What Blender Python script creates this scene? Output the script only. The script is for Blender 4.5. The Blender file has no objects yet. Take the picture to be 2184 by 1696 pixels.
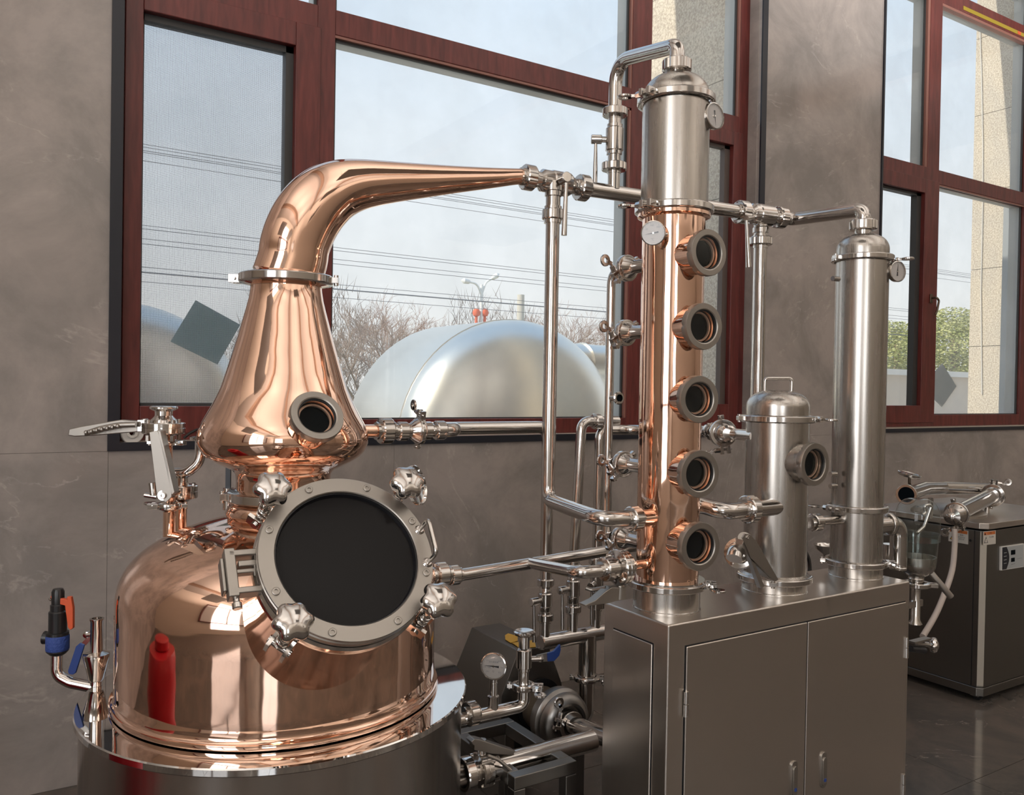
import bpy, bmesh, math, random
from mathutils import Vector as V, Matrix

random.seed(7)
scn = bpy.context.scene
COL = scn.collection
rad = math.radians

# ---------------------------------------------------------------- camera
FOC = 1800.0                      # focal length in pixels of the 2184 x 1696 frame
CAM = V((0.0, 0.0, 1.6))
_yaw, _pit, _rol = 0.565, -0.0125, -0.0172
_c, _s = math.cos(_yaw), math.sin(_yaw)
_r, _f, _d = V((_c, -_s, 0)), V((_s, _c, 0)), V((0, 0, -1))
FW = _f * math.cos(_pit) - _d * math.sin(_pit)
_d2 = _d * math.cos(_pit) + _f * math.sin(_pit)
RT = _r * math.cos(_rol) + _d2 * math.sin(_rol)
DN = _d2 * math.cos(_rol) - _r * math.sin(_rol)
cam_data = bpy.data.cameras.new('camera')
cam_data.sensor_width = 36.0
cam_data.lens = 36.0 * FOC / 2184.0
cam_data.clip_start = 0.05
cam_data.clip_end = 500
cam = bpy.data.objects.new('camera', cam_data)
COL.objects.link(cam)
cam.matrix_world = Matrix(((RT.x, -DN.x, -FW.x, CAM.x), (RT.y, -DN.y, -FW.y, CAM.y), (RT.z, -DN.z, -FW.z, CAM.z), (0, 0, 0, 1)))
scn.camera = cam

# ---------------------------------------------------------------- sky, sun, added fill lamps, exposure
scn.view_settings.view_transform = 'Standard'
scn.view_settings.look = 'None'
scn.view_settings.gamma = 1.0
scn.view_settings.use_curve_mapping = False
scn.view_settings.exposure = 0.72
try:
    scn.cycles.use_denoising = True
    scn.cycles.max_bounces = 10
    scn.cycles.glossy_bounces = 6
    scn.cycles.diffuse_bounces = 4
    scn.cycles.transparent_max_bounces = 16
    scn.cycles.sample_clamp_indirect = 6.0
    scn.cycles.caustics_reflective = False
    scn.cycles.caustics_refractive = False
except Exception:
    pass
world = bpy.data.worlds.new('sky')
scn.world = world
world.use_nodes = True
_n = world.node_tree.nodes
_l = world.node_tree.links
_n.clear()
_tc = _n.new('ShaderNodeTexCoord')
_sx = _n.new('ShaderNodeSeparateXYZ')
_cr = _n.new('ShaderNodeValToRGB')
_nz = _n.new('ShaderNodeTexNoise')
_mx = _n.new('ShaderNodeMixRGB')
_bg = _n.new('ShaderNodeBackground')
_ow = _n.new('ShaderNodeOutputWorld')
_l.new(_tc.outputs['Generated'], _sx.inputs[0])
_l.new(_sx.outputs['Z'], _cr.inputs[0])
_e = _cr.color_ramp.elements
_e[0].position = 0.0
_e[0].color = (0.84, 0.83, 0.80, 1)
_e[1].position = 0.75
_e[1].color = (0.36, 0.54, 0.80, 1)
_k = _e.new(0.10); _k.color = (0.84, 0.855, 0.86, 1)
_k = _e.new(0.42); _k.color = (0.62, 0.74, 0.88, 1)
_nz.inputs['Scale'].default_value = 2.2
_nz.inputs['Detail'].default_value = 4
_mx.blend_type = 'MIX'
_mx.inputs['Color2'].default_value = (0.84, 0.86, 0.88, 1)
_mr = _n.new('ShaderNodeMapRange')
_mr.inputs[1].default_value = 0.45; _mr.inputs[2].default_value = 0.75
_mr.inputs[3].default_value = 0.0; _mr.inputs[4].default_value = 0.35
_l.new(_tc.outputs['Generated'], _nz.inputs['Vector'])
_l.new(_nz.outputs['Fac'], _mr.inputs[0])
_l.new(_mr.outputs[0], _mx.inputs['Fac'])
_l.new(_cr.outputs[0], _mx.inputs['Color1'])
_l.new(_mx.outputs[0], _bg.inputs['Color'])
_bg.inputs['Strength'].default_value = 0.74
_l.new(_bg.outputs[0], _ow.inputs[0])

sun_d = bpy.data.lights.new('sun', 'SUN')
sun_d.energy = 2.6
sun_d.angle = rad(0.6)
sun_d.color = (1.0, 0.92, 0.78)
sun = bpy.data.objects.new('sun', sun_d)
COL.objects.link(sun)
sun.rotation_euler = V((1.0, -0.085, -0.84)).to_track_quat('-Z', 'Y').to_euler()
sun.location = (-8, 8, 12)


def area(name, loc, aim, sx, sy, power, color):
    d = bpy.data.lights.new(name, 'AREA')
    d.shape = 'RECTANGLE'
    d.size, d.size_y = sx, sy
    d.energy = power
    d.color = color
    o = bpy.data.objects.new(name, d)
    COL.objects.link(o)
    o.location = loc
    o.rotation_euler = V(aim).to_track_quat('-Z', 'Y').to_euler()
    return o


# added fill lamps: at the rear window, a made-up left window, and uplights
area('rear_window_fill', (-3.2, -6.42, 2.7), (0, 1, 0), 1.6, 2.6, 60, (0.95, 0.97, 1.0))  # area lamp added inside the window to stand in for its daylight
area('left_fill_lamp', (-4.30, -1.6, 2.7), (1, 0, 0), 2.5, 4.2, 88, (0.97, 0.98, 1.0))  # lamp added in front of the solid left wall as side fill
UPL = [(x, y) for x in (-2.2, 1.6, 5.4, 9.2) for y in (-4.4, -1.4, 1.2)]
for _x, _y in UPL:
    area('fill_uplight', (_x, _y, 3.56), (0, 0, 1), 0.9, 0.9, 77, (1.0, 1.0, 1.0))  # unseen uplights added for soft bounce off the ceiling

# ---------------------------------------------------------------- points through the photograph's pixels at a known plane or depth


def ray(px, py):
    return FW + RT * ((px - 1092) / FOC) + DN * ((py - 848) / FOC)


def PT(px, py, t): return CAM + ray(px, py) * t
def PY(px, py, y): w = ray(px, py); return CAM + w * (y / w.y)
def PX(px, py, x): w = ray(px, py); return CAM + w * (x / w.x)
def PZ(px, py, z): w = ray(px, py); return CAM + w * ((z - CAM.z) / w.z)
def dep(p): return (V(p) - CAM).dot(FW)


def on_vert(axis, py):
    """height at which the vertical axis (x, y) passes pixel row py"""
    a = V((axis[0], axis[1], 0))
    lo, hi = -1.0, 6.0
    for _ in range(40):
        m = (lo + hi) / 2
        q = V((axis[0], axis[1], m)) - CAM
        y = 848 + FOC * q.dot(DN) / q.dot(FW)
        if y > py: lo = m
        else: hi = m
    return (lo + hi) / 2


# ---------------------------------------------------------------- materials
MATS = {}


def mat(name, color, rough=0.5, metal=0.0, **k):
    m = bpy.data.materials.new(name)
    m.use_nodes = True
    b = m.node_tree.nodes['Principled BSDF']
    b.inputs['Base Color'].default_value = (*color, 1)
    b.inputs['Roughness'].default_value = rough
    b.inputs['Metallic'].default_value = metal
    for q, v in k.items():
        b.inputs[q.replace('_', ' ')].default_value = v
    MATS[name] = m
    return m


def nd(m, t, **k):
    n = m.node_tree.nodes.new(t)
    for q, v in k.items():
        if q in n.inputs: n.inputs[q].default_value = v
        else: setattr(n, q, v)
    return n


def lk(m, a, b): m.node_tree.links.new(a, b)


def bumpy(m, scale, strength, dist=0.002, stretch=(1, 1, 1), detail=2, rough_var=0.0, base=None):
    b = m.node_tree.nodes['Principled BSDF']
    g = nd(m, 'ShaderNodeNewGeometry')
    mp = nd(m, 'ShaderNodeMapping')
    mp.inputs['Scale'].default_value = stretch
    nz = nd(m, 'ShaderNodeTexNoise', Scale=scale, Detail=detail)
    bp = nd(m, 'ShaderNodeBump', Strength=strength, Distance=dist)
    lk(m, g.outputs['Position'], mp.inputs[0]); lk(m, mp.outputs[0], nz.inputs['Vector'])
    lk(m, nz.outputs['Fac'], bp.inputs['Height']); lk(m, bp.outputs[0], b.inputs['Normal'])
    if rough_var:
        r = nd(m, 'ShaderNodeMapRange')
        r.inputs[1].default_value = 0.3; r.inputs[2].default_value = 0.7
        r.inputs[3].default_value = base - rough_var; r.inputs[4].default_value = base + rough_var
        lk(m, nz.outputs['Fac'], r.inputs[0]); lk(m, r.outputs[0], b.inputs['Roughness'])
    return m


COPPER = bumpy(mat('polished_copper', (0.92, 0.62, 0.475), 0.05, 1.0), 5.0, 0.12, 0.02)
COPPERD = mat('inner_copper', (0.80, 0.48, 0.36), 0.45, 0.7)
STEEL = mat('polished_steel', (0.62, 0.59, 0.56), 0.12, 1.0)
MIRROR = bumpy(mat('mirror_steel', (0.72, 0.70, 0.68), 0.03, 1.0), 4, 0.03, 0.01)
BRUSH = bumpy(mat('brushed_steel', (0.50, 0.47, 0.435), 0.26, 1.0), 60, 0.10, 0.001, (1, 1, 0.03), 3, 0.05, 0.26)
BRUSHV = bumpy(mat('brushed_steel_drum', (0.62, 0.585, 0.55), 0.22, 1.0), 40, 0.10, 0.001, (1, 1, 0.02), 3, 0.05, 0.22)
SHEET = bumpy(mat('cabinet_steel', (0.66, 0.61, 0.56), 0.24, 1.0), 300, 0.004, 0.0002, (0.02, 1, 1), 2, 0.015, 0.29)
SHEETD = bumpy(mat('chiller_steel', (0.24, 0.23, 0.215), 0.30, 1.0), 300, 0.004, 0.0002, (0.02, 1, 1), 2, 0.015, 0.3)
SATIN = mat('satin_ring_steel', (0.40, 0.37, 0.335), 0.40, 1.0)
CAST = bumpy(mat('cast_steel', (0.34, 0.325, 0.31), 0.33, 1.0), 40, 0.1, 0.001)
TANKM = bumpy(mat('tank_steel', (0.84, 0.81, 0.74), 0.33, 1.0), 6, 0.08, 0.01)
DARK = mat('dark_rubber', (0.012, 0.012, 0.014), 0.35)
VOID = mat('dark_inside', (0.004, 0.006, 0.008), 0.6, Specular_IOR_Level=0.04)
BLACK = mat('black_metal', (0.012, 0.014, 0.022), 0.35)
BLACKP = mat('black_plastic', (0.015, 0.015, 0.016), 0.3)
GASKET = mat('window_gasket', (0.045, 0.043, 0.042), 0.5)
ALU = mat('window_outer_aluminium', (0.42, 0.43, 0.42), 0.45, 0.2)
LIP = mat('window_inner_lip', (0.30, 0.13, 0.10), 0.35)
WHITE = mat('white_paint', (0.72, 0.70, 0.66), 0.5)
DIALW = mat('dial_white', (0.62, 0.58, 0.55), 0.55)
BLUE = mat('blue_plastic', (0.025, 0.06, 0.24), 0.4)
BLUEL = bumpy(mat('blue_cloth_tape', (0.04, 0.08, 0.30), 0.7), 160, 0.8, 0.003)
ORANGE = mat('orange_plastic', (0.72, 0.11, 0.035), 0.45)
YELLOW = mat('yellow_card', (0.75, 0.42, 0.04), 0.5)
TAPEY = mat('yellow_tape', (0.38, 0.27, 0.02), 0.6)
RED = bumpy(mat('red_plastic', (0.42, 0.010, 0.018), 0.35), 20, 0.3, 0.01)
INK = mat('ink', (0.02, 0.02, 0.025), 0.6)
GREYINK = mat('grey_ink', (0.22, 0.22, 0.24), 0.6)
PAPER = mat('sticker_white', (0.62, 0.58, 0.52), 0.5)
SORANGE = mat('sticker_orange', (0.62, 0.17, 0.04), 0.5)
PANELG = mat('panel_grey', (0.40, 0.42, 0.42), 0.5)
HOSE = mat('clear_hose', (0.55, 0.47, 0.42), 0.25, 0.0, Alpha=0.85)
BRONZE = mat('handle_bronze', (0.16, 0.12, 0.09), 0.35, 0.9)
BRASS = mat('brass', (0.75, 0.55, 0.25), 0.25, 1.0)
GREYF = mat('grey_film', (0.27, 0.32, 0.31), 0.7)
CREAM = mat('cream_plaster', (0.60, 0.54, 0.47), 0.8)
CEIL = mat('ceiling_board', (0.33, 0.30, 0.27), 0.85)
BEAM = mat('ceiling_beam', (0.20, 0.13, 0.09), 0.6)
TAPEW = mat('white_tape', (0.62, 0.58, 0.54), 0.6)
LAMPW = mat('white_lamp_post', (0.85, 0.85, 0.84), 0.5)
CONC = bumpy(mat('pale_concrete', (0.62, 0.58, 0.52), 0.9), 8, 0.3, 0.01)
LANT = mat('lantern_red', (0.85, 0.16, 0.06), 0.5)
TWIG = mat('bare_twigs', (0.30, 0.22, 0.17), 0.9)
TWIG2 = mat('brown_twigs', (0.34, 0.22, 0.17), 0.9)
WIRE = mat('cable_grey', (0.22, 0.22, 0.23), 0.8)


def leafm(name, c1, c2):
    m = mat(name, c1, 0.7)
    b = m.node_tree.nodes['Principled BSDF']
    o = nd(m, 'ShaderNodeTexNoise', Scale=3.0)
    g = nd(m, 'ShaderNodeNewGeometry'); lk(m, g.outputs['Position'], o.inputs['Vector'])
    r = nd(m, 'ShaderNodeValToRGB')
    r.color_ramp.elements[0].color = (*c1, 1); r.color_ramp.elements[1].color = (*c2, 1)
    r.color_ramp.elements[0].position = 0.35; r.color_ramp.elements[1].position = 0.65
    lk(m, o.outputs['Fac'], r.inputs[0]); lk(m, r.outputs[0], b.inputs['Base Color'])
    return m


LEAF = leafm('yellow_green_leaves', (0.30, 0.33, 0.12), (0.58, 0.56, 0.26))
LEAF2 = leafm('hedge_leaves', (0.16, 0.20, 0.06), (0.34, 0.36, 0.14))
GRASS = leafm('dry_grass', (0.30, 0.30, 0.16), (0.44, 0.42, 0.26))


def glassm(name, tint=(1, 1, 1), k=0.0):
    m = bpy.data.materials.new(name)
    m.use_nodes = True
    t = m.node_tree
    t.nodes.clear()
    tr = nd(m, 'ShaderNodeBsdfTransparent'); tr.inputs[0].default_value = (*tint, 1)
    gl = nd(m, 'ShaderNodeBsdfGlossy'); gl.inputs['Roughness'].default_value = 0.02
    lw = nd(m, 'ShaderNodeLayerWeight'); lw.inputs['Blend'].default_value = 0.5
    pw = nd(m, 'ShaderNodeMath', operation='POWER'); pw.inputs[1].default_value = 5.0
    lk(m, lw.outputs['Facing'], pw.inputs[0])
    fr = nd(m, 'ShaderNodeMapRange'); fr.inputs[3].default_value = 0.035; fr.inputs[4].default_value = 0.9
    lk(m, pw.outputs[0], fr.inputs[0])
    mx = nd(m, 'ShaderNodeMixShader'); o = nd(m, 'ShaderNodeOutputMaterial')
    lk(m, fr.outputs[0], mx.inputs[0]); lk(m, tr.outputs[0], mx.inputs[1]); lk(m, gl.outputs[0], mx.inputs[2])
    last = mx
    if k:       # dust film on the pane, raised to whiten the view like outdoor haze
        df = nd(m, 'ShaderNodeBsdfTranslucent'); df.inputs[0].default_value = (0.8, 0.8, 0.78, 1)
        nz = nd(m, 'ShaderNodeTexNoise', Scale=3.0, Detail=6.0)
        g = nd(m, 'ShaderNodeNewGeometry'); lk(m, g.outputs['Position'], nz.inputs['Vector'])
        r = nd(m, 'ShaderNodeMapRange'); r.inputs[1].default_value = 0.35; r.inputs[2].default_value = 0.75
        r.inputs[3].default_value = k * 0.5; r.inputs[4].default_value = k * 1.6
        lk(m, nz.outputs['Fac'], r.inputs[0])
        m2 = nd(m, 'ShaderNodeMixShader')
        lk(m, r.outputs[0], m2.inputs[0]); lk(m, mx.outputs[0], m2.inputs[1]); lk(m, df.outputs[0], m2.inputs[2])
        last = m2
    lk(m, last.outputs[0], o.inputs[0])
    return m


GLASS = glassm('window_glass', (0.97, 0.98, 0.98), 0.09)
GLASSC = glassm('clear_glass', (0.93, 0.96, 0.95))
GLASSG = glassm('gauge_glass', (0.97, 0.97, 0.97))


def screenm():
    m = bpy.data.materials.new('insect_mesh')
    m.use_nodes = True
    t = m.node_tree
    t.nodes.clear()
    tr = nd(m, 'ShaderNodeBsdfTransparent')
    df = nd(m, 'ShaderNodeBsdfDiffuse'); df.inputs[0].default_value = (0.22, 0.24, 0.29, 1)
    g = nd(m, 'ShaderNodeNewGeometry'); s = nd(m, 'ShaderNodeSeparateXYZ'); lk(m, g.outputs['Position'], s.inputs[0])
    outs = []
    for ax in ('X', 'Z'):
        a = nd(m, 'ShaderNodeMath', operation='MULTIPLY'); a.inputs[1].default_value = 2 * math.pi / 0.0042
        b = nd(m, 'ShaderNodeMath', operation='SINE')
        lk(m, s.outputs[ax], a.inputs[0]); lk(m, a.outputs[0], b.inputs[0]); outs.append(b)
    mx = nd(m, 'ShaderNodeMath', operation='MAXIMUM')
    lk(m, outs[0].outputs[0], mx.inputs[0]); lk(m, outs[1].outputs[0], mx.inputs[1])
    r = nd(m, 'ShaderNodeMapRange'); r.inputs[1].default_value = 0.2; r.inputs[2].default_value = 0.95
    r.inputs[3].default_value = 0.08; r.inputs[4].default_value = 0.42
    lk(m, mx.outputs[0], r.inputs[0])
    mm = nd(m, 'ShaderNodeMixShader'); o = nd(m, 'ShaderNodeOutputMaterial')
    lk(m, r.outputs[0], mm.inputs[0]); lk(m, tr.outputs[0], mm.inputs[1]); lk(m, df.outputs[0], mm.inputs[2])
    lk(m, mm.outputs[0], o.inputs[0])
    return m


SCREEN = screenm()


def filmm(name, c, a):
    m = mat(name, c, 0.7)
    b = m.node_tree.nodes['Principled BSDF']
    tl = nd(m, 'ShaderNodeBsdfTranslucent'); tl.inputs[0].default_value = (*c, 1)
    mx = nd(m, 'ShaderNodeMixShader'); mx.inputs[0].default_value = a
    lk(m, b.outputs[0], mx.inputs[1]); lk(m, tl.outputs[0], mx.inputs[2])
    lk(m, mx.outputs[0], m.node_tree.nodes['Material Output'].inputs[0])
    return m


GREYF = filmm('grey_film', (0.42, 0.50, 0.48), 0.85)
GREYF2 = filmm('pale_grey_film', (0.60, 0.60, 0.58), 0.8)


def stonem(name, base, dark, vein, rough, scale=1.0, veinw=0.02, spec=0.5):
    m = mat(name, base, rough)
    b = m.node_tree.nodes['Principled BSDF']
    b.inputs['Specular IOR Level'].default_value = spec
    g = nd(m, 'ShaderNodeNewGeometry')
    n1 = nd(m, 'ShaderNodeTexNoise', Scale=1.9 * scale, Detail=10.0, Roughness=0.66, Distortion=0.45)
    n2 = nd(m, 'ShaderNodeTexNoise', Scale=0.9 * scale, Detail=7.0, Roughness=0.55, Distortion=1.6)
    n3 = nd(m, 'ShaderNodeTexNoise', Scale=14 * scale, Detail=5.0, Roughness=0.7)
    for n in (n1, n2, n3): lk(m, g.outputs['Position'], n.inputs['Vector'])
    r1 = nd(m, 'ShaderNodeValToRGB')
    r1.color_ramp.elements[0].position = 0.38; r1.color_ramp.elements[0].color = (*dark, 1)
    r1.color_ramp.elements[1].position = 0.60; r1.color_ramp.elements[1].color = (*base, 1)
    lk(m, n1.outputs['Fac'], r1.inputs[0])
    # veins: narrow band of a distorted noise
    a = nd(m, 'ShaderNodeMath', operation='SUBTRACT'); a.inputs[1].default_value = 0.5
    c = nd(m, 'ShaderNodeMath', operation='ABSOLUTE')
    d = nd(m, 'ShaderNodeMapRange'); d.inputs[1].default_value = 0.0; d.inputs[2].default_value = veinw * 0.35
    d.inputs[3].default_value = 0.5; d.inputs[4].default_value = 0.0
    lk(m, n2.outputs['Fac'], a.inputs[0]); lk(m, a.outputs[0], c.inputs[0]); lk(m, c.outputs[0], d.inputs[0])
    e = nd(m, 'ShaderNodeMath', operation='MULTIPLY')
    r3 = nd(m, 'ShaderNodeMapRange'); r3.inputs[1].default_value = 0.45; r3.inputs[2].default_value = 0.6
    lk(m, n3.outputs['Fac'], r3.inputs[0]); lk(m, d.outputs[0], e.inputs[0]); lk(m, r3.outputs[0], e.inputs[1])
    mx = nd(m, 'ShaderNodeMixRGB'); mx.inputs['Color2'].default_value = (*vein, 1)
    lk(m, e.outputs[0], mx.inputs['Fac']); lk(m, r1.outputs[0], mx.inputs['Color1'])
    lk(m, mx.outputs[0], b.inputs['Base Color'])
    return m


MARBLE = stonem('grey_brown_marble', (0.42, 0.365, 0.335), (0.285, 0.255, 0.238), (0.55, 0.48, 0.44), 0.14, 1.0, 0.02, 0.45)
FLOORM = stonem('dark_marble_floor', (0.13, 0.106, 0.09), (0.075, 0.069, 0.063), (0.50, 0.42, 0.35), 0.10, 1.0, 0.010, 0.4)
GROUTM = mat('grout', (0.07, 0.06, 0.055), 0.8)


def woodm():
    m = mat('red_brown_window_wood', (0.12, 0.022, 0.018), 0.32)
    b = m.node_tree.nodes['Principled BSDF']
    g = nd(m, 'ShaderNodeNewGeometry'); mp = nd(m, 'ShaderNodeMapping'); mp.inputs['Scale'].default_value = (14, 14, 1.6)
    nz = nd(m, 'ShaderNodeTexNoise', Scale=3.0, Detail=5.0, Distortion=0.5)
    r = nd(m, 'ShaderNodeValToRGB')
    r.color_ramp.elements[0].color = (0.095, 0.018, 0.016, 1); r.color_ramp.elements[1].color = (0.19, 0.038, 0.032, 1)
    r.color_ramp.elements[0].position = 0.3; r.color_ramp.elements[1].position = 0.75
    lk(m, g.outputs['Position'], mp.inputs[0]); lk(m, mp.outputs[0], nz.inputs['Vector'])
    lk(m, nz.outputs['Fac'], r.inputs[0]); lk(m, r.outputs[0], b.inputs['Base Color'])
    return m


WOOD = woodm()


def granitem():
    m = mat('speckled_granite', (0.5, 0.42, 0.33), 0.8)
    b = m.node_tree.nodes['Principled BSDF']
    g = nd(m, 'ShaderNodeNewGeometry')
    nz = nd(m, 'ShaderNodeTexNoise', Scale=70.0, Detail=3.0, Roughness=0.7)
    lk(m, g.outputs['Position'], nz.inputs['Vector'])
    r = nd(m, 'ShaderNodeValToRGB')
    r.color_ramp.elements[0].color = (0.46, 0.39, 0.31, 1); r.color_ramp.elements[1].color = (0.74, 0.66, 0.54, 1)
    r.color_ramp.elements[0].position = 0.40; r.color_ramp.elements[1].position = 0.60
    lk(m, nz.outputs['Fac'], r.inputs[0]); lk(m, r.outputs[0], b.inputs['Base Color'])
    return m


GRANITE = granitem()
LAMPE = mat('lamp_diffuser', (0.8, 0.75, 0.65), 0.5)
LAMPE.node_tree.nodes['Principled BSDF'].inputs['Emission Color'].default_value = (1, 0.9, 0.75, 1)
LAMPE.node_tree.nodes['Principled BSDF'].inputs['Emission Strength'].default_value = 2.0

# ---------------------------------------------------------------- mesh building


def frame(axis, hint=None):
    w = V(axis).normalized()
    h = V(hint) if hint is not None else (V((0, 0, 1)) if abs(w.z) < 0.9 else V((1, 0, 0)))
    u = h.cross(w)
    if u.length < 1e-5: u = V((0, 1, 0)).cross(w)
    u.normalize()
    return u, w.cross(u), w


class MB:
    def __init__(self):
        self.v, self.f, self.m = [], [], []

    def add(self, vs, fs, mi=0):
        o = len(self.v)
        self.v += [V(p) for p in vs]
        self.f += [tuple(i + o for i in q) for q in fs]
        self.m += [mi] * len(fs)
        return self

    def lathe(self, o, axis, prof, seg=40, rmod=None, mi=0, closed=False, hint=None):
        """prof: (radius, height along axis) from start to end; ends capped unless closed ring"""
        u, v, w = frame(axis, hint)
        o = V(o)
        vs, fs = [], []
        idx = []
        for j, (r, h) in enumerate(prof):
            if r < 1e-6:
                idx.append([len(vs)]); vs.append(o + w * h)
            else:
                row = []
                for i in range(seg):
                    a = 2 * math.pi * i / seg
                    rr = r * (rmod(i, a, j) if rmod else 1.0)
                    row.append(len(vs)); vs.append(o + u * (rr * math.cos(a)) + v * (rr * math.sin(a)) + w * h)
                idx.append(row)
        n = len(prof)
        pairs = [(j, j + 1) for j in range(n - 1)] + ([(n - 1, 0)] if closed else [])
        for a, b in pairs:
            A, B = idx[a], idx[b]
            for i in range(seg):
                k = (i + 1) % seg
                if len(A) == 1 and len(B) == 1: continue
                if len(A) == 1: fs.append((A[0], B[k], B[i]))
                elif len(B) == 1: fs.append((A[i], A[k], B[0]))
                else: fs.append((A[i], A[k], B[k], B[i]))
        if not closed:
            if len(idx[0]) > 1: fs.append(tuple(reversed(idx[0])))
            if len(idx[-1]) > 1: fs.append(tuple(idx[-1]))
        return self.add(vs, fs, mi)

    def cyl(self, p, q, r, r2=None, seg=24, mi=0, ch=0.0):
        p, q = V(p), V(q)
        L = (q - p).length
        r2 = r if r2 is None else r2
        if ch: prof = [(r - ch, 0), (r, ch), (r2, L - ch), (r2 - ch, L)]
        else: prof = [(r, 0), (r2, L)]
        return self.lathe(p, q - p, prof, seg, mi=mi)

    def ring(self, o, axis, ri, ro, h0, h1, seg=48, ch=0.0, rmod=None, mi=0):
        if ch: prof = [(ri, h0), (ro - ch, h0), (ro, h0 + ch), (ro, h1 - ch), (ro - ch, h1), (ri, h1)]
        else: prof = [(ri, h0), (ro, h0), (ro, h1), (ri, h1)]
        return self.lathe(o, axis, prof, seg, rmod, mi, closed=True)

    def box(self, c, hx, hy, hz, mi=0):
        """half-extent vectors"""
        c, hx, hy, hz = V(c), V(hx), V(hy), V(hz)
        if hx.cross(hy).dot(hz) < 0: hx = -hx
        vs = [c + hx * a + hy * b + hz * d for d in (-1, 1) for b in (-1, 1) for a in (-1, 1)]
        return self.add(vs, [(0, 2, 3, 1), (4, 5, 7, 6), (0, 1, 5, 4), (2, 6, 7, 3), (0, 4, 6, 2), (1, 3, 7, 5)], mi)

    def abox(self, x0, x1, y0, y1, z0, z1, mi=0):
        return self.box(((x0 + x1) / 2, (y0 + y1) / 2, (z0 + z1) / 2), ((x1 - x0) / 2, 0, 0), (0, (y1 - y0) / 2, 0), (0, 0, (z1 - z0) / 2), mi)

    def prism(self, pts, off, mi=0):
        """planar polygon of 3D points extruded by vector off"""
        pts = [V(p) for p in pts]; off = V(off)
        nrm = V((0, 0, 0))
        for i in range(len(pts)):
            nrm += pts[i].cross(pts[(i + 1) % len(pts)])
        if nrm.dot(off) > 0: pts = pts[::-1]
        n = len(pts)
        vs = pts + [p + off for p in pts]
        fs = [tuple(range(n)), tuple(reversed(range(n, 2 * n)))]
        fs += [(i + 0, i + n, (i + 1) % n + n, (i + 1) % n) for i in range(n)]
        return self.add(vs, fs, mi)

    def tube(self, pts, r, bend=None, seg=20, radii=None, mi=0, cap=True, nb=8):
        pts = [V(p) for p in pts]
        path = [pts[0]]
        for i in range(1, len(pts) - 1):
            a, b, c = pts[i - 1], pts[i], pts[i + 1]
            d1, d2 = (b - a), (c - b)
            l1, l2 = d1.length, d2.length
            d1, d2 = d1 / l1, d2 / l2
            ang = d1.angle(d2)
            if bend is None or ang < 0.02:
                path.append(b); continue
            bd = bend[i - 1] if isinstance(bend, (list, tuple)) else bend
            t = min(bd * math.tan(ang / 2), l1 * 0.49, l2 * 0.49)
            p0, p1 = b - d1 * t, b + d2 * t
            for k in range(nb + 1):
                s = k / nb
                path.append(p0 * ((1 - s) ** 2) + b * (2 * s * (1 - s)) + p1 * (s * s))
        path.append(pts[-1])
        cl = [path[0]]
        for p in path[1:]:
            if (p - cl[-1]).length > 1e-5: cl.append(p)
        path = cl
        n = len(path)
        tan = []
        for i in range(n):
            t = (path[min(i + 1, n - 1)] - path[max(i - 1, 0)]).normalized()
            tan.append(t)
        u, v, w = frame(tan[0])
        vs, fs = [], []
        dist = [0]
        for i in range(1, n): dist.append(dist[-1] + (path[i] - path[i - 1]).length)
        for i in range(n):
            if i:
                q = tan[i - 1].rotation_difference(tan[i])
                u = q @ u; v = q @ v
            rr = r
            if radii:
                s = dist[i] / dist[-1]
                for (s0, r0), (s1, r1) in zip(radii, radii[1:]):
                    if s0 <= s <= s1:
                        rr = r0 + (r1 - r0) * (s - s0) / (s1 - s0)
            for k in range(seg):
                a = 2 * math.pi * k / seg
                vs.append(path[i] + u * (rr * math.cos(a)) + v * (rr * math.sin(a)))
        for i in range(n - 1):
            for k in range(seg):
                k2 = (k + 1) % seg
                fs.append((i * seg + k, i * seg + k2, (i + 1) * seg + k2, (i + 1) * seg + k))
        if cap:
            fs.append(tuple(reversed(range(seg))))
            fs.append(tuple(range((n - 1) * seg, n * seg)))
        return self.add(vs, fs, mi)

    def build(self, name, m, parent=None, bevel=0.0, smooth=38, label=None, kind=None, mesh=False):
        base = V((0, 0, 0))
        if parent is not None:
            r = parent
            while r.parent is not None: r = r.parent
            base = V(r.location)
        me = bpy.data.meshes.new(name)
        org = base
        if parent is None and self.v:
            lo = V([min(p[i] for p in self.v) for i in range(3)])
            hi = V([max(p[i] for p in self.v) for i in range(3)])
            org = V(((lo.x + hi.x) / 2, (lo.y + hi.y) / 2, lo.z))
        me.from_pydata([p - org for p in self.v], [], self.f)
        ms = m if isinstance(m, (list, tuple)) else [m]
        for q in ms: me.materials.append(q)
        if len(ms) > 1:
            me.polygons.foreach_set('material_index', self.m)
        if smooth:
            me.polygons.foreach_set('use_smooth', [True] * len(me.polygons))
            me.set_sharp_from_angle(angle=rad(smooth))
        me.update()
        o = bpy.data.objects.new(name, me)
        COL.objects.link(o)
        if parent is not None: o.parent = parent
        else: o.location = org
        if bevel:
            b = o.modifiers.new('bevel', 'BEVEL')
            b.width = bevel; b.segments = 2; b.limit_method = 'ANGLE'; b.angle_limit = rad(40)
            b.harden_normals = True
        if label: o['label'] = label
        if kind: o['kind'] = kind
        return o


def tag(o, label=None, cat=None, group=None, kind=None):
    if label: o['label'] = label
    if cat: o['category'] = cat
    if group: o['group'] = group
    if kind: o['kind'] = kind
    return o


def thing(name, loc, label, cat, group=None):
    o = bpy.data.objects.new(name, None)
    o.empty_display_size = 0.05
    COL.objects.link(o)
    o.location = V(loc)
    return tag(o, label, cat, group)


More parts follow.
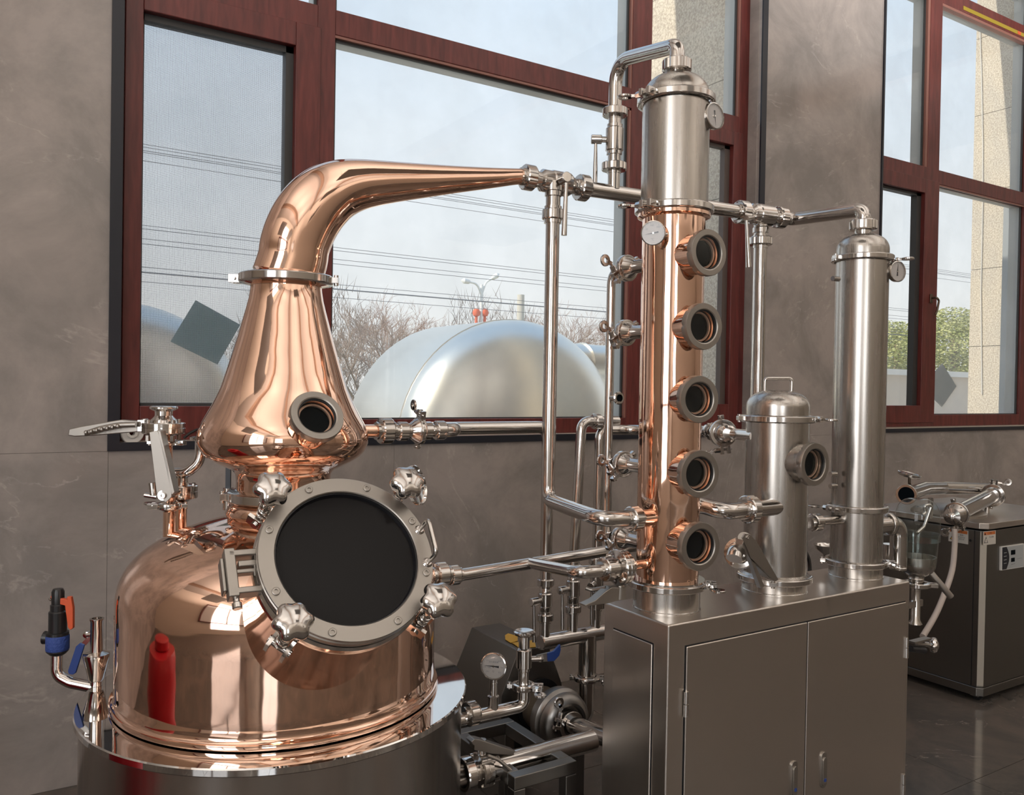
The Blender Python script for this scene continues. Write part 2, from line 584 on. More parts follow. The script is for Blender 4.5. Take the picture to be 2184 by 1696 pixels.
def text(s, p, right, up, size, m, parent, name='lettering', align='CENTER', depth=0.0):
    cu = bpy.data.curves.new(name, 'FONT')
    cu.body = s; cu.size = size
    cu.align_x = align; cu.align_y = 'CENTER'
    cu.resolution_u = 2
    tmp = bpy.data.objects.new(name, cu)
    COL.objects.link(tmp)
    me = bpy.data.meshes.new_from_object(tmp)
    bpy.data.objects.remove(tmp)
    r, u = V(right).normalized(), V(up).normalized()
    n = r.cross(u)
    q = parent
    while q.parent is not None: q = q.parent
    base = V(q.location)
    M = Matrix(((r.x, u.x, n.x, 0), (r.y, u.y, n.y, 0), (r.z, u.z, n.z, 0), (0, 0, 0, 1)))
    me.transform(Matrix.Translation(V(p) - base) @ M)
    me.materials.clear(); me.materials.append(m)
    o = bpy.data.objects.new(name, me)
    COL.objects.link(o)
    o.parent = parent
    return o
# ================================================================= THE ROOM
WY = 3.70            # inner face of the window wall
FY = 3.795           # front face of the window frames
XL0 = PY(236, 500, WY).x - 0.0        # left reveal of window 1
XR0 = PY(1622, 200, WY).x                            # right reveal of window 1
XL1 = PY(1876, 400, WY).x + 0.01      # left reveal of window 2
XR1 = 10.9
ZS = PY(208, 963, WY).z + 0.022                            # bottom of the window openings
ZT = 5.1
X0, X1, Y0, HC = -4.4, 13.0, -6.5, 5.5
TW = 0.05                             # black trim width
JOIN = 0.0012


def slabs(parent, x0, x1, z0, z1, wmax, y=WY, thick=0.02):
    n = max(1, int(round((x1 - x0) / wmax)))
    w = (x1 - x0) / n
    for i in range(n):
        a, b = x0 + i * w + JOIN / 2, x0 + (i + 1) * w - JOIN / 2
        MB().abox(a, b, y, y + thick, z0 + JOIN / 2, z1 - JOIN / 2).build('marble_slab', MARBLE, parent, smooth=0)


ow = thing('wall_back', (3.5, WY, 0), None, None); tag(ow, kind='structure')
mb = MB()
WB = WY + 0.02
WE = WY + 0.30
mb.abox(X0, XL0, WB, WE, 0, HC).abox(XR0, XL1, WB, WE, 0, HC).abox(XR1, X1, WB, WE, 0, HC)
mb.abox(XL0, XR0, WB, WE, 0, ZS).abox(XL1, XR1, WB, WE, 0, ZS)
mb.abox(XL0, XR0, WB, WE, ZT, HC).abox(XL1, XR1, WB, WE, ZT, HC)
mb.build('masonry', CREAM, ow, smooth=0)
zj = PY(100, 966, WY).z
slabs(ow, X0, XL0, 0, zj, 1.45)
slabs(ow, X0, XL0, zj, 3.15, 1.45)
slabs(ow, X0, XL0, 3.15, HC, 1.45)
slabs(ow, XR0, XL1, ZS - 0.03, HC, 1.6)
slabs(ow, XL0, XR0, 0, ZS, 1.35)
slabs(ow, XR0, XL1, 0, ZS - 0.03, 1.6)
slabs(ow, XL1, XR1, 0, ZS, 1.45)
slabs(ow, XL0, XR0, ZT, HC, 1.35)
slabs(ow, XL1, XR1, ZT, HC, 1.45)
slabs(ow, XR1, X1, 0, HC, 1.45)
# reveals (marble returns) of both openings
for xa, xb in ((XL0 - 0.02, XL0 + 0.002), (XR0 - 0.002, XR0 + 0.02), (XL1 - 0.02, XL1 + 0.002), (XR1 - 0.002, XR1 + 0.02)):
    MB().abox(xa, xb, WY + 0.021, FY + 0.09, ZS, ZT).build('reveal_slab', MARBLE, ow, smooth=0)
for xa, xb in ((XL0, XR0), (XL1, XR1)):
    MB().abox(xa, xb, WY + 0.001, FY + 0.09, ZS - 0.02, ZS + 0.012).build('sill_slab', mat('sill_stone', (0.52, 0.46, 0.40), 0.3), ow, smooth=0)


def trimset(name, xa, xb, w, wr, wb):
    o = MB().abox(xa - 0.004, xa + w, WY - 0.012, WY + 0.03, ZS - 0.022 + wb, ZT).abox(xb + 0.001, xb + 0.001 + wr, WY - 0.012, WY + 0.012, ZS - 0.022 + wb, ZT)
    o.abox(xa - 0.004, xb + wr * 0.5, WY - 0.012, WY + 0.03, ZS - 0.022, ZS - 0.022 + wb)
    o = o.build(name, BLACK, None, smooth=0)
    tag(o, kind='structure')
    return o


trimset('trim_1', XL0, XR0, 0.040, 0.045, 0.034)
trimset('trim_2', XL1, XR1, 0.012, 0.035, 0.028)

flo = thing('floor', (3, -1, 0), None, None); tag(flo, kind='structure')
MB().abox(X0, X1, Y0, WE, -0.12, -0.012).build('screed', GROUTM, flo, smooth=0)
TS = 0.9
tile_mesh = None
ty = WY
while ty - TS > Y0 - 0.5:
    tx = X0 - 0.2
    while tx < X1:
        if tile_mesh is None:
            t = MB().abox(-1.0 * 0 + 0.0015, TS - 0.0015, 0.0015, TS - 0.0015, -0.012, 0.0)
            o = t.build('floor_tile', FLOORM, None, smooth=0)
            me = o.data
            me.transform(Matrix.Translation(o.location)); o.location = (0, 0, 0)
            tile_mesh = o
            o.parent = flo; o.location = V((tx, ty - TS, 0)) - flo.location
        else:
            o = tile_mesh.copy(); COL.objects.link(o); o.parent = flo
            o.location = V((tx, ty - TS, 0)) - flo.location
        tx += TS
    ty -= TS

cei = MB().abox(X0, X1, Y0, WE, HC, HC + 0.15).build('ceiling', CEIL, None, smooth=0); tag(cei, kind='structure')
wl = MB().abox(X0 - 0.15, X0, Y0, WE, 0, HC).build('wall_left', CREAM, None, smooth=0); tag(wl, kind='structure')
wr = MB().abox(X1, X1 + 0.15, Y0, WE, 0, HC).build('wall_right', CREAM, None, smooth=0); tag(wr, kind='structure')
w4 = thing('window_4', (X0, -1.6, 1.4), None, None); tag(w4, kind='structure')  # made-up window on the solid wall, framing the added left lamp
m4 = MB()
for ya, yb, za, zb_ in ((-3.8, -3.7, 1.35, 4.05), (0.5, 0.6, 1.35, 4.05), (-1.65, -1.55, 1.35, 4.05), (-3.8, 0.6, 1.35, 1.45), (-3.8, 0.6, 3.95, 4.05)):
    m4.abox(X0 + 0.001, X0 + 0.14, ya, yb, za, zb_)
m4.build('window_frame', WOOD, w4, smooth=0)
MB().abox(X0 + 0.001, X0 + 0.05, -3.7, 0.5, 1.45, 3.95).build('opaque_pane', mat('opaque_pane', (0.7, 0.72, 0.72), 0.6), w4, smooth=0)  # opaque panel on the solid wall, lets no daylight through
wf = MB()
wf.abox(X0, X1, Y0 - 0.2, Y0, 0, 1.3).abox(X0, X1, Y0 - 0.2, Y0, 4.1, HC)
xs = [X0, -3.4, -0.6, 0.8, 3.6, 5.0, 7.8, X1]
for a, b in ((X0, -4.1), (-2.3, X1)):
    wf.abox(a, b, Y0 - 0.2, Y0, 1.3, 4.1)
wf = wf.build('wall_front', CREAM, None, smooth=0); tag(wf, kind='structure')
for i, (a, b) in enumerate(((-4.1, -2.3),)):
    w = thing('window_%d' % (i + 3), (a, Y0, 1.3), None, None); tag(w, kind='structure')
    m = MB()
    m.abox(a, a + 0.08, Y0 - 0.1, Y0 - 0.02, 1.3, 4.1).abox(b - 0.08, b, Y0 - 0.1, Y0 - 0.02, 1.3, 4.1)
    m.abox(a, b, Y0 - 0.1, Y0 - 0.02, 1.3, 1.38).abox(a, b, Y0 - 0.1, Y0 - 0.02, 4.02, 4.1)
    m.abox((a + b) / 2 - 0.05, (a + b) / 2 + 0.05, Y0 - 0.1, Y0 - 0.02, 1.3, 4.1).abox(a, b, Y0 - 0.1, Y0 - 0.02, 3.0, 3.1)
    m.build('window_frame', WOOD, w, smooth=0)
    MB().abox(a, b, Y0 - 0.065, Y0 - 0.055, 1.3, 4.1).build('pane', GLASSC, w, smooth=0)
for x in (-3.0, 0.0, 3.0, 6.0, 9.0):
    t = MB().abox(x - 0.09, x + 0.09, Y0, WY, 5.22, HC).build('trim_%d' % (3 + int(x + 3) // 3), BEAM, None, smooth=0)
    tag(t, kind='structure')

# ---------------------------------------------------------------- windows in the photograph
GY = FY + 0.035       # glass plane


def wx(px, py): return PY(px, py, FY).x
def wz(px, py): return PY(px, py, FY).z


def member(parent, x0, x1, z0, z1, y0=FY, y1=FY + 0.07, m=None, name='frame_member', bev=0.003):
    return MB().abox(x0, x1, y0, y1, z0, z1).build(name, m or WOOD, parent, smooth=0, bevel=bev)


def pane(parent, x0, x1, z0, z1, gw=0.02, right=0.0, top=0.0, deep=0.0):
    """glass with its dark gasket; the gasket and outer bead show on the right and top, seen from the left and below"""
    gy = GY + deep
    MB().abox(x0, x1, gy, gy + 0.006, z0, z1).build('pane', GLASS, parent, smooth=0)
    g = MB()
    g.abox(x1 - 0.012, x1, gy - 0.012, gy, z0, z1).abox(x0, x1, gy - 0.012, gy, z1 - 0.012, z1)
    g.abox(x0, x0 + 0.012, gy - 0.012, gy, z0, z1).abox(x0, x1, gy - 0.012, gy, z0, z0 + 0.006)
    g.build('gasket', GASKET, parent, smooth=0)
    b = MB()
    b.abox(x1 - 0.004, x1 + 0.004, gy + 0.007, gy + 0.09, z0, z1).abox(x0, x1, gy + 0.007, gy + 0.09, z1 - 0.004, z1 + 0.004)
    b.build('outer_frame', ALU, parent, smooth=0)


w1 = thing('window_1', (XL0, FY, ZS), None, None); tag(w1, kind='structure')
zb = wz(1000, 925)            # bottom of frame
zb = ZS + 0.012
xa = XL0 + 0.0
x_gl = wx(301, 450)           # left glass, left
x_gr = wx(626, 350)           # sash inner right
x_m0, x_m1 = wx(640, 350), wx(712, 330)
x_c1 = wx(1346, 300)          # centre pane right
x_r0 = wx(1390, 150)
x_r1 = wx(1574, 150)
x_fr = XR0
z_t0, z_t1 = wz(716, 74), wz(716, 20.6)     # transom bottom / top
z_gb = wz(1000, 893)
member(w1, xa, wx(268, 450), zb, ZT)
member(w1, x_m1 - 0.085, x_m1, zb, ZT)
member(w1, x_c1, x_r0, zb, ZT)
member(w1, x_r1 + 0.02, x_fr - 0.0025, zb, ZT)
for a, b in ((wx(268, 450), x_m1 - 0.085), (x_m1, x_c1), (x_r0, x_r1 + 0.02)):
    member(w1, a, b, zb, z_gb, name='bottom_rail')
    member(w1, a, b, z_t0, z_t1, name='transom')
    member(w1, a, b, ZT - 0.08, ZT, name='top_rail')
# pale inner lips beside the fixed panes
member(w1, x_c1 - 0.012, x_c1, z_gb, z_t0, FY + 0.004, FY + 0.05, LIP, 'inner_lip', 0)
member(w1, x_c1 - 0.012, x_c1, z_t1, ZT - 0.08, FY + 0.004, FY + 0.05, LIP, 'inner_lip', 0)
member(w1, x_r1 + 0.008, x_r1 + 0.02, z_t1, ZT - 0.08, FY + 0.004, FY + 0.05, LIP, 'inner_lip', 0)
member(w1, x_m1, x_c1, z_t0 - 0.012, z_t0, FY + 0.004, FY + 0.05, LIP, 'inner_lip', 0)
pane(w1, x_m1, x_c1 - 0.012, z_gb, z_t0 - 0.012)
pane(w1, x_m1, x_c1 - 0.012, z_t1, ZT - 0.08)
pane(w1, x_r0, x_r1 + 0.008, z_t1, ZT - 0.08)
pane(w1, wx(268, 450), x_m1 - 0.085, z_t1, ZT - 0.08)
# opening sash on the left with insect screen
sash = thing('sash', w1.location, None, None); sash.location = (0, 0, 0); sash.parent = w1
z_l0, z_l1 = wz(400, 866), wz(310, 24)
sx0, sx1 = x_gl, x_gr
for (a, b, c, d) in ((wx(262, 450), sx0, zb + 0.03, z_t0 + 0.01), (sx1, wx(680, 330), zb + 0.03, z_t0 + 0.01), (sx0, sx1, zb + 0.03, z_l0), (sx0, sx1, z_l1, z_t0 + 0.01)):
    MB().abox(a, b, FY - 0.014, FY + 0.05, c, d).build('sash_member', WOOD, sash, smooth=0, bevel=0.004)
g = MB()
g.abox(sx1 - 0.035, sx1, FY + 0.02, FY + 0.07, z_l0, z_l1).abox(sx0, sx1, FY + 0.02, FY + 0.07, z_l1 - 0.028, z_l1)
g.abox(sx0, sx0 + 0.008, FY + 0.02, FY + 0.07, z_l0, z_l1).abox(sx0, sx1, FY + 0.02, FY + 0.07, z_l0, z_l0 + 0.012)
g.build('gasket', GASKET, sash, smooth=0)
MB().abox(sx0, sx1 - 0.03, FY + 0.045, FY + 0.046, z_l0, z_l1 - 0.02).build('insect_screen', SCREEN, sash, smooth=0)
MB().abox(sx0, sx1, FY + 0.075, FY + 0.08, z_l0, z_l1).build('pane', GLASS, sash, smooth=0)
# opening sash on the right
sash = thing('sash', (0, 0, 0), None, None); sash.parent = w1
rx0, rx1 = wx(1392, 600), wx(1556, 600)
rz0, rz1 = wz(1520, 862), wz(1540, 306)
for (a, b, c, d) in ((x_r0, rx0 + 0.05, zb + 0.03, z_t0 + 0.01), (rx1, x_r1 + 0.045, zb + 0.03, z_t0 + 0.01), (rx0, rx1, zb + 0.03, rz0), (rx0, rx1, rz1, z_t0 + 0.01)):
    MB().abox(a, b, FY - 0.014, FY + 0.05, c, d).build('sash_member', WOOD, sash, smooth=0, bevel=0.004)
g = MB()
g.abox(rx1 - 0.045, rx1, FY + 0.02, FY + 0.06, rz0, rz1).abox(rx0, rx1, FY + 0.02, FY + 0.06, rz1 - 0.02, rz1)
g.build('gasket', mat('brown_gasket', (0.11, 0.085, 0.075), 0.5), sash, smooth=0)
MB().abox(rx0, rx1, FY + 0.055, FY + 0.06, rz0, rz1).build('pane', GLASS, sash, smooth=0)

w2 = thing('window_2', (XL1, FY, ZS), None, None); tag(w2, kind='structure')
b_t1, b_t0 = wz(2004, 363), wz(2003, 393)       # transom top / bottom
m0, m1 = wx(1982, 200), wx(2007, 200)
m2 = wx(2181, 600)
z2b = wz(2090, 884)
c_t0, c_t1 = wz(2120, 55), wz(2120, 24)
member(w2, XL1, XL1 + 0.07, zb, ZT)
member(w2, m0, m1, zb, ZT)
member(w2, m2, m2 + 0.09, zb, ZT)
member(w2, XR1 - 0.08, XR1, zb, ZT)
member(w2, m0 + 0.0, m0 - 0.03, b_t1, ZT - 0.08, FY + 0.004, FY + 0.05, LIP, 'inner_lip', 0)
for a, b in ((XL1 + 0.07, m0), (m1, m2), (m2 + 0.09, XR1 - 0.08)):
    member(w2, a, b, zb, z2b, name='bottom_rail')
    member(w2, a, b, b_t0, b_t1, name='transom')
    member(w2, a, b, c_t0, c_t1, name='transom')
    pane(w2, a, b - (0.03 if a < m0 else 0), b_t1, c_t0)
    pane(w2, a, b, c_t1, ZT - 0.08)
    if a > XL1 + 0.1:
        pane(w2, a, b, z2b, b_t0)
        member(w2, a, b, b_t0 - 0.012, b_t0, FY + 0.004, FY + 0.05, LIP, 'inner_lip', 0)
        member(w2, a, b, c_t0 - 0.02, c_t0, FY + 0.004, FY + 0.05, LIP, 'inner_lip', 0)
sash = thing('sash', (0, 0, 0), None, None); sash.parent = w2
lx0, lx1 = XL1 + 0.1, wx(1966, 600)
lz0, lz1 = wz(1920, 865), wz(1900, 396)
for (a, b, c, d) in ((XL1 + 0.05, lx0, zb + 0.03, b_t0 + 0.01), (lx1, m1 - 0.012, zb + 0.03, b_t0 + 0.01), (lx0, lx1, zb + 0.03, lz0), (lx0, lx1, lz1, b_t0 + 0.01)):
    MB().abox(a, b, FY - 0.014, FY + 0.05, c, d).build('sash_member', WOOD, sash, smooth=0, bevel=0.004)
g = MB()
g.abox(lx1 - 0.055, lx1, FY + 0.02, FY + 0.07, lz0, lz1).abox(lx0, lx1, FY + 0.02, FY + 0.07, lz1 - 0.02, lz1)
g.build('gasket', GASKET, sash, smooth=0)
MB().abox(lx0, lx1, FY + 0.075, FY + 0.08, lz0, lz1).build('pane', GLASS, sash, smooth=0)
# bronze lever handle on the sash
hp = PY(1985, 637, FY - 0.014)
hd = thing('window_handle', hp, 'bronze lever handle on the red-brown sash of the right-hand window', 'handle')
MB().abox(hp.x - 0.016, hp.x + 0.016, hp.y - 0.01, hp.y, hp.z - 0.035, hp.z + 0.035).build('back_plate', BRONZE, hd, bevel=0.004)
MB().tube([hp + V((0, -0.005, 0.005)), hp + V((0, -0.05, 0.005)), hp + V((0.02, -0.055, -0.02)), hp + V((0.0, -0.055, -0.09)), hp + V((-0.012, -0.05, -0.125))], 0.008, 0.02, 12).build('lever', BRONZE, hd)
# yellow protective tape left on the top transom
a, b = wx(2070, 0), wx(2184, 50)
tp = MB().abox(a - 0.1, b + 0.3, FY - 0.0018, FY, c_t0 + 0.018, c_t0 + 0.048).build('masking_tape', TAPEY, None, smooth=0)
tag(tp, 'yellow masking tape stuck along the upper transom of the right-hand window', 'tape')
tp2 = MB().abox(b - 0.10, b - 0.05, FY - 0.003, FY - 0.0018, c_t0 + 0.02, c_t0 + 0.046).build('print_mark', ORANGE, tp, smooth=0)
# ================================================================= OUTDOORS
gz = 0.0
g = MB().abox(-60, 120, WE + 0.01, 200, -0.3, gz).build('ground', mat('pale_yard_concrete', (0.62, 0.60, 0.55), 0.9), None, smooth=0)
tag(g, kind='structure')
cz = MB().abox(X0 - 1, X1 + 2, WE, 4.76, 5.9, 6.2).build('roof', CREAM, None, smooth=0); tag(cz, kind='structure')
par = MB().abox(X0 - 1, X1 + 2, WY + 0.1, WE, HC + 0.15, 6.2).build('wall_parapet', CREAM, None, smooth=0); tag(par, kind='structure')

# granite-clad pillars between the windows, on the outside
for i, (px0, px1, lab) in enumerate(((XR0 + 0.10, XR0 + 1.1, 'speckled granite pillar outside behind the steel column condenser'),
                                     (8.80, 9.8, 'speckled granite pillar outside the right-hand window'))):
    yo = (XR0 + 0.10) / 0.873 if i == 0 else 4.93
    p = thing('granite_pillar', (px0, WE + 0.05, 0), lab, 'pillar')
    if i == 1: pass
    MB().abox(px0 + 0.03, px1, WE + 0.01, yo - 0.03, 0, 5.89).build('core', CONC, p, smooth=0)
    z = 0.0
    zj1 = PX(2100, 588, 8.8).z; hgt = PX(2100, 402, 8.8).z - PX(2100, 588, 8.8).z if i else 0.9
    hgt = PX(2110, 572, 8.8).z; h2 = PX(2110, 738, 8.8).z
    step = hgt - h2
    k0 = h2 - step * math.floor(h2 / step)
    rows = []
    zz = k0 - step
    while zz < 5.89:
        rows.append((max(zz, 0), min(zz + step, 5.89))); zz += step
    for (za, zb_) in rows:
        if zb_ - za < 0.02: continue
        MB().abox(px0, px0 + 0.03, WE + 0.01, yo, za + 0.003, zb_ - 0.003).build('granite_panel', GRANITE, p, smooth=0)
        MB().abox(px0 + 0.03, px1, yo - 0.03, yo, za + 0.003, zb_ - 0.003).build('granite_panel', GRANITE, p, smooth=0)
    if i:
        ya = PX(2141, 600, 8.76).y
        zt = PX(2150, 435, 8.76).z
        MB().abox(8.72, 8.80, WE + 0.01, ya, 0.2, zt).build('metal_sheet', mat('grey_cladding', (0.34, 0.36, 0.37), 0.4, 0.3), p, smooth=0)
        for q in (0.2, 0.45, 0.7):
            MB().abox(8.69, 8.72, WE + 0.01 + (ya - WE) * q, WE + 0.025 + (ya - WE) * q, 0.2, zt).build('rib', ALU, p, smooth=0)
        MB().tube([PX(2089, 30, 8.785), PX(2093, 150, 8.785), PX(2096, 300, 8.785), PX(2096, 430, 8.785), PX(2092, 620, 8.785), PX(2094, 840, 8.785)], 0.006, 0.5, 6).build('cable', WHITE, p, label='white cable hanging down the granite')


# stainless storage tanks in the yard
def yard_tank(px, py, t, R, yawdeg, L, label, nozzle):
    jc = PT(px, py, t)                       # centre of the junction of shell and head
    tc = V((-FW.x, -FW.y, 0)).normalized()
    a = Matrix.Rotation(rad(yawdeg), 3, 'Z') @ tc
    p = thing('storage_tank', (jc.x, jc.y, 0), label, 'tank', 'steel storage tanks in the yard')
    sh = []
    sh += [(0.0001, -L - 0.42 * R), (0.5 * R, -L - 0.36 * R), (0.8 * R, -L - 0.24 * R), (0.95 * R, -L - 0.1 * R), (R, -L), (R, 0)]
    MB().lathe(jc, a, sh, 64).build('shell', TANKM, p)
    hd = []
    for k in range(15):
        q = k / 14 * math.pi / 2
        hd.append((R * math.cos(q) ** 0.8 if k < 14 else 0.0, 0.46 * R * math.sin(q) ** 0.9))
    MB().lathe(jc, a, [(R, -0.005), (R * 1.006, 0.0), (R * 1.006, 0.02), (R * 0.999, 0.025)], 64).build('weld_seam', TANKM, p)
    MB().lathe(jc + a * 0.02, a, hd, 64).build('dished_head', TANKM, p)
    rt = a.cross(V((0, 0, 1)))
    for s in (-1, 1):
        for h in (-L * 0.85, -L * 0.1):
            q = jc + rt * (s * R * 0.6) + a * h
            MB().cyl((q.x, q.y, 0), (q.x, q.y, q.z - R * 0.7), 0.06, seg=16).build('leg', STEEL, p)
    if nozzle:
        n0, n1 = nozzle
        d = (n1 - n0).normalized()
        MB().cyl(n0, n1, 0.17, seg=32).ring(n0 + d * 0.24, d, 0.16, 0.182, -0.012, 0.012).build('manway_neck', TANKM, p)
    return p


n0 = PT(1200, 772, 7.45); n1 = n0 + V((1.9, 0.35, 0.0))
yard_tank(1088, 952, 7.1, 1.06, 33, 1.0, 'large brushed-steel tank with a domed head filling the centre window, outside', (n0, n1))
yard_tank(262, 905, 5.6, 0.80, 30, 1.2, 'brushed-steel tank seen through the insect screen on the left', None)

# grey squares of film stuck on the outside of the panes
for cpx, cpy, w_, ang, lab in ((438.5, 708.5, None, 0, 'grey square sheet stuck tilted on the outside of the left-hand pane'),):
    ps = [PY(417.4, 640.4, FY + 0.095), PY(512.6, 692.8, FY + 0.095), PY(464, 777.4, FY + 0.095), PY(363.7, 728.6, FY + 0.095)]
    o = MB().prism(ps, (0, 0.004, 0)).build('square_sheet', GREYF, None, smooth=0); tag(o, lab, 'sheet')
ps = [PY(2010, 775, FY + 0.05), PY(2040, 824, FY + 0.05), PY(2009, 868, FY + 0.05), PY(1983, 842, FY + 0.05), PY(1983, 806, FY + 0.05)]
o = MB().prism(ps, (0, 0.004, 0)).build('square_sheet', GREYF2, None, smooth=0)
tag(o, 'pale grey sheet stuck tilted on the pane of the right-hand window', 'sheet')

# overhead cables
rows = [(455, 332, 1), (455, 338, 1), (455, 366, 1), (890, 417, 1), (1000, 431, 1), (1000, 566, 1), (1000, 583, 1), (1000, 592, 1), (1000, 632, 1), (1000, 641, 2), (560, 622, 1), (1000, 560, 1)]
rows.sort(key=lambda r: PY(r[0], r[1], 15.0).z, reverse=True)
ORD = ['topmost', 'second', 'third', 'fourth', 'fifth', 'sixth', 'seventh', 'eighth', 'ninth', 'tenth', 'eleventh', 'lowest']
for ci, (px, py, w) in enumerate(rows):
    p = PY(px, py, 15.0)
    pts = []
    for k in range(13):
        x = -14 + k * 5.0
        s = (x - 16) / 30
        pts.append(V((x, 15.0, p.z + 0.25 * (s * s) - 0.25 * ((p.x - 16) / 30) ** 2)))
    o = MB().tube(pts, 0.0055 if w == 1 else 0.013, None, 6).build('overhead_cable', WIRE)
    tag(o, ORD[ci] + ('' if ci in (0, 11) else ' from the top') + ' of the thin overhead cables crossing the sky outside', 'cable', 'overhead cables outside the windows')

# street lamp with red lanterns and a utility pole
base = PY(1026, 700, 24.0); base.z = 0
sl = thing('street_lamp', base, 'white twin-arm street lamp with red lanterns, beyond the steel tank', 'street lamp')
zt = PY(1026, 607, 24.0).z
MB().cyl(base, (base.x, base.y, zt), 0.07, 0.045, 12).build('pole', LAMPW, sl)
h1, h2 = PY(1056, 590, 24), PY(994, 600, 24)
top = V((base.x, base.y, zt))
for h in (h1, h2):
    MB().tube([V((base.x, base.y, zt - 0.35)), top + (h - top) * 0.3 + V((0, 0, 0.0)), h], 0.035, 0.3, 8).build('arm', LAMPW, sl)
    MB().lathe(h - (h - top).normalized() * 0.1, h - top, [(0.0, -0.12), (0.07, 0.0), (0.09, 0.18), (0.0, 0.3)], 12).build('lamp_head', LAMPW, sl)
for px in (1016, 1034):
    q = PY(px, 667, 24)
    MB().lathe(q + V((0, 0, -0.14)), (0, 0, 1), [(0.03, 0), (0.10, 0.04), (0.13, 0.14), (0.10, 0.24), (0.03, 0.28)], 12).cyl(q + V((0, 0, -0.34)), q + V((0, 0, -0.14)), 0.05, seg=8).build('lantern', LANT, sl)
q = PY(1111, 629, 22.0)
MB_ = MB().cyl((q.x, q.y, 0), (q.x, q.y, q.z), 0.16, 0.11, 14)
up = MB_.build('utility_pole', CONC); tag(up, 'concrete utility pole standing beyond the steel tank', 'pole')


# bare winter trees
def bare_tree(x, y, h, seed, m, label, sp=1.0):
    rnd = random.Random(seed)
    tr, br = MB(), MB()

    def grow(p, d, L, r, lev):
        q = p + d * L
        if lev == 0:
            tr.cyl(p, q, r, r * 0.7, 8)
        else:
            u, v, w = frame(d)
            r2 = r * 0.5
            n = 3
            vs = [p + (u * math.cos(a) + v * math.sin(a)) * r for a in (0, 2.09, 4.19)] + [q + (u * math.cos(a) + v * math.sin(a)) * r2 for a in (0, 2.09, 4.19)]
            br.add(vs, [(0, 1, 4, 3), (1, 2, 5, 4), (2, 0, 3, 5)])
        if lev >= 5: return
        n = (5, 4, 4, 4, 3)[lev]
        for k in range(n):
            s = rnd.uniform(0.45, 1.0)
            b = p + d * (L * s)
            a = rnd.uniform(0, 6.283)
            u, v, w = frame(d)
            sd = u * math.cos(a) + v * math.sin(a)
            nd_ = (d * rnd.uniform(0.6, 1.1) + sd * rnd.uniform(0.45, 0.85) * sp + V((0, 0, 0.10))).normalized()
            grow(b, nd_, L * rnd.uniform(0.55, 0.78), max(r * 0.5, 0.004), lev + 1)
    grow(V((x, y, 0)), V((0, 0, 1)), h * 0.40, h * 0.016, 0)
    t = thing('bare_tree', (x, y, 0), label, 'tree', 'bare trees beyond the yard')
    tr.build('trunk', m, t)
    br.build('branches', m, t, smooth=0, kind='stuff')


TL = ['near bare tree at the left edge of the centre window, beside the copper onion head', 'tall bare tree with a fine spreading crown left of the street lamp',
      'slender bare tree between the tall spreading one and the street lamp', 'low bare tree right beside the street lamp', 'bare tree directly behind the utility pole',
      'bare tree behind the fat vertical downcomer pipe', 'bare tree between the downcomer pipe and the thin standpipe', 'bare tree at the far right edge of the centre window',
      'bare tree hugging the left frame of the centre window', 'low bushy bare tree above the left shoulder of the big tank', 'bare tree beyond the left-hand insect-screened pane']
for i, (px, py, Yd, sd) in enumerate(((770, 640, 19, 3), (860, 590, 21, 5), (905, 620, 24, 8), (960, 660, 26, 11), (1130, 640, 27, 13), (1190, 640, 24, 17), (1275, 640, 23, 19), (1320, 655, 26, 23), (735, 650, 24, 29), (820, 650, 27, 31), (480, 690, 22, 37))):
    p = PY(px, py, Yd)
    bare_tree(p.x, p.y, p.z, sd, TWIG if i % 2 == 0 else TWIG2, TL[i], 0.9)


def leafy(name, c, sx, sy, sz, n, size, m, label, cat, seed):
    rnd = random.Random(seed)
    t = thing(name, (c[0], c[1], 0), label, cat)
    b = MB()
    for k in range(n):
        while True:
            p = V((rnd.uniform(-1, 1), rnd.uniform(-1, 1), rnd.uniform(-1, 1)))
            if 0.35 < p.length < 1.0 * (0.85 + 0.15 * math.sin(7 * p.x) * math.cos(5 * p.z)): break
        q = V((c[0] + p.x * sx, c[1] + p.y * sy, c[2] + p.z * sz))
        u, v, w = frame(V((rnd.gauss(0, 1), rnd.gauss(0, 1), rnd.gauss(0, 1))))
        s = size * rnd.uniform(0.6, 1.3)
        b.add([q - u * s, q - v * s * 0.5, q + u * s, q + v * s * 0.5], [(0, 1, 2, 3)])
    b.build('foliage', m, t, smooth=0, kind='stuff')
    MB().tube([(c[0], c[1], 0), (c[0] + 0.1, c[1], c[2] * 0.5), (c[0], c[1], c[2] + sz * 0.3)], 0.12, 0.5, 10).build('trunk', TWIG, t)


p = PY(2035, 735, 13)
leafy('leafy_tree', (p.x, p.y, p.z), 1.5, 1.2, 1.15, 11000, 0.042, LEAF, 'yellow-green leafy tree outside the right-hand window beside the granite pillar', 'tree', 1)
p = PY(1925, 760, 16)
leafy('leafy_tree', (p.x - 0.3, p.y, p.z), 1.7, 1.2, 1.25, 11000, 0.045, LEAF, 'yellow-green leafy tree behind the narrow sash of the right-hand window', 'tree', 2)
p = PY(800, 850, 16)
hd = thing('hedge', (p.x, p.y, 0), 'low dull-green hedge beyond the yard, behind the steel tank', 'hedge')
rnd = random.Random(4)
b = MB()
for k in range(16000):
    q = V((rnd.uniform(-9, 26), rnd.uniform(17.0, 18.5), 0))
    q.z = rnd.uniform(0.1, 1.25 + 0.25 * math.sin(q.x * 1.7) + 0.2 * math.sin(q.x * 4.1))
    u, v, w = frame(V((rnd.gauss(0, 1), rnd.gauss(0, 1), rnd.gauss(0, 1))))
    s = 0.07 * rnd.uniform(0.6, 1.3)
    b.add([q - u * s, q - v * s * 0.5, q + u * s, q + v * s * 0.5], [(0, 1, 2, 3)])
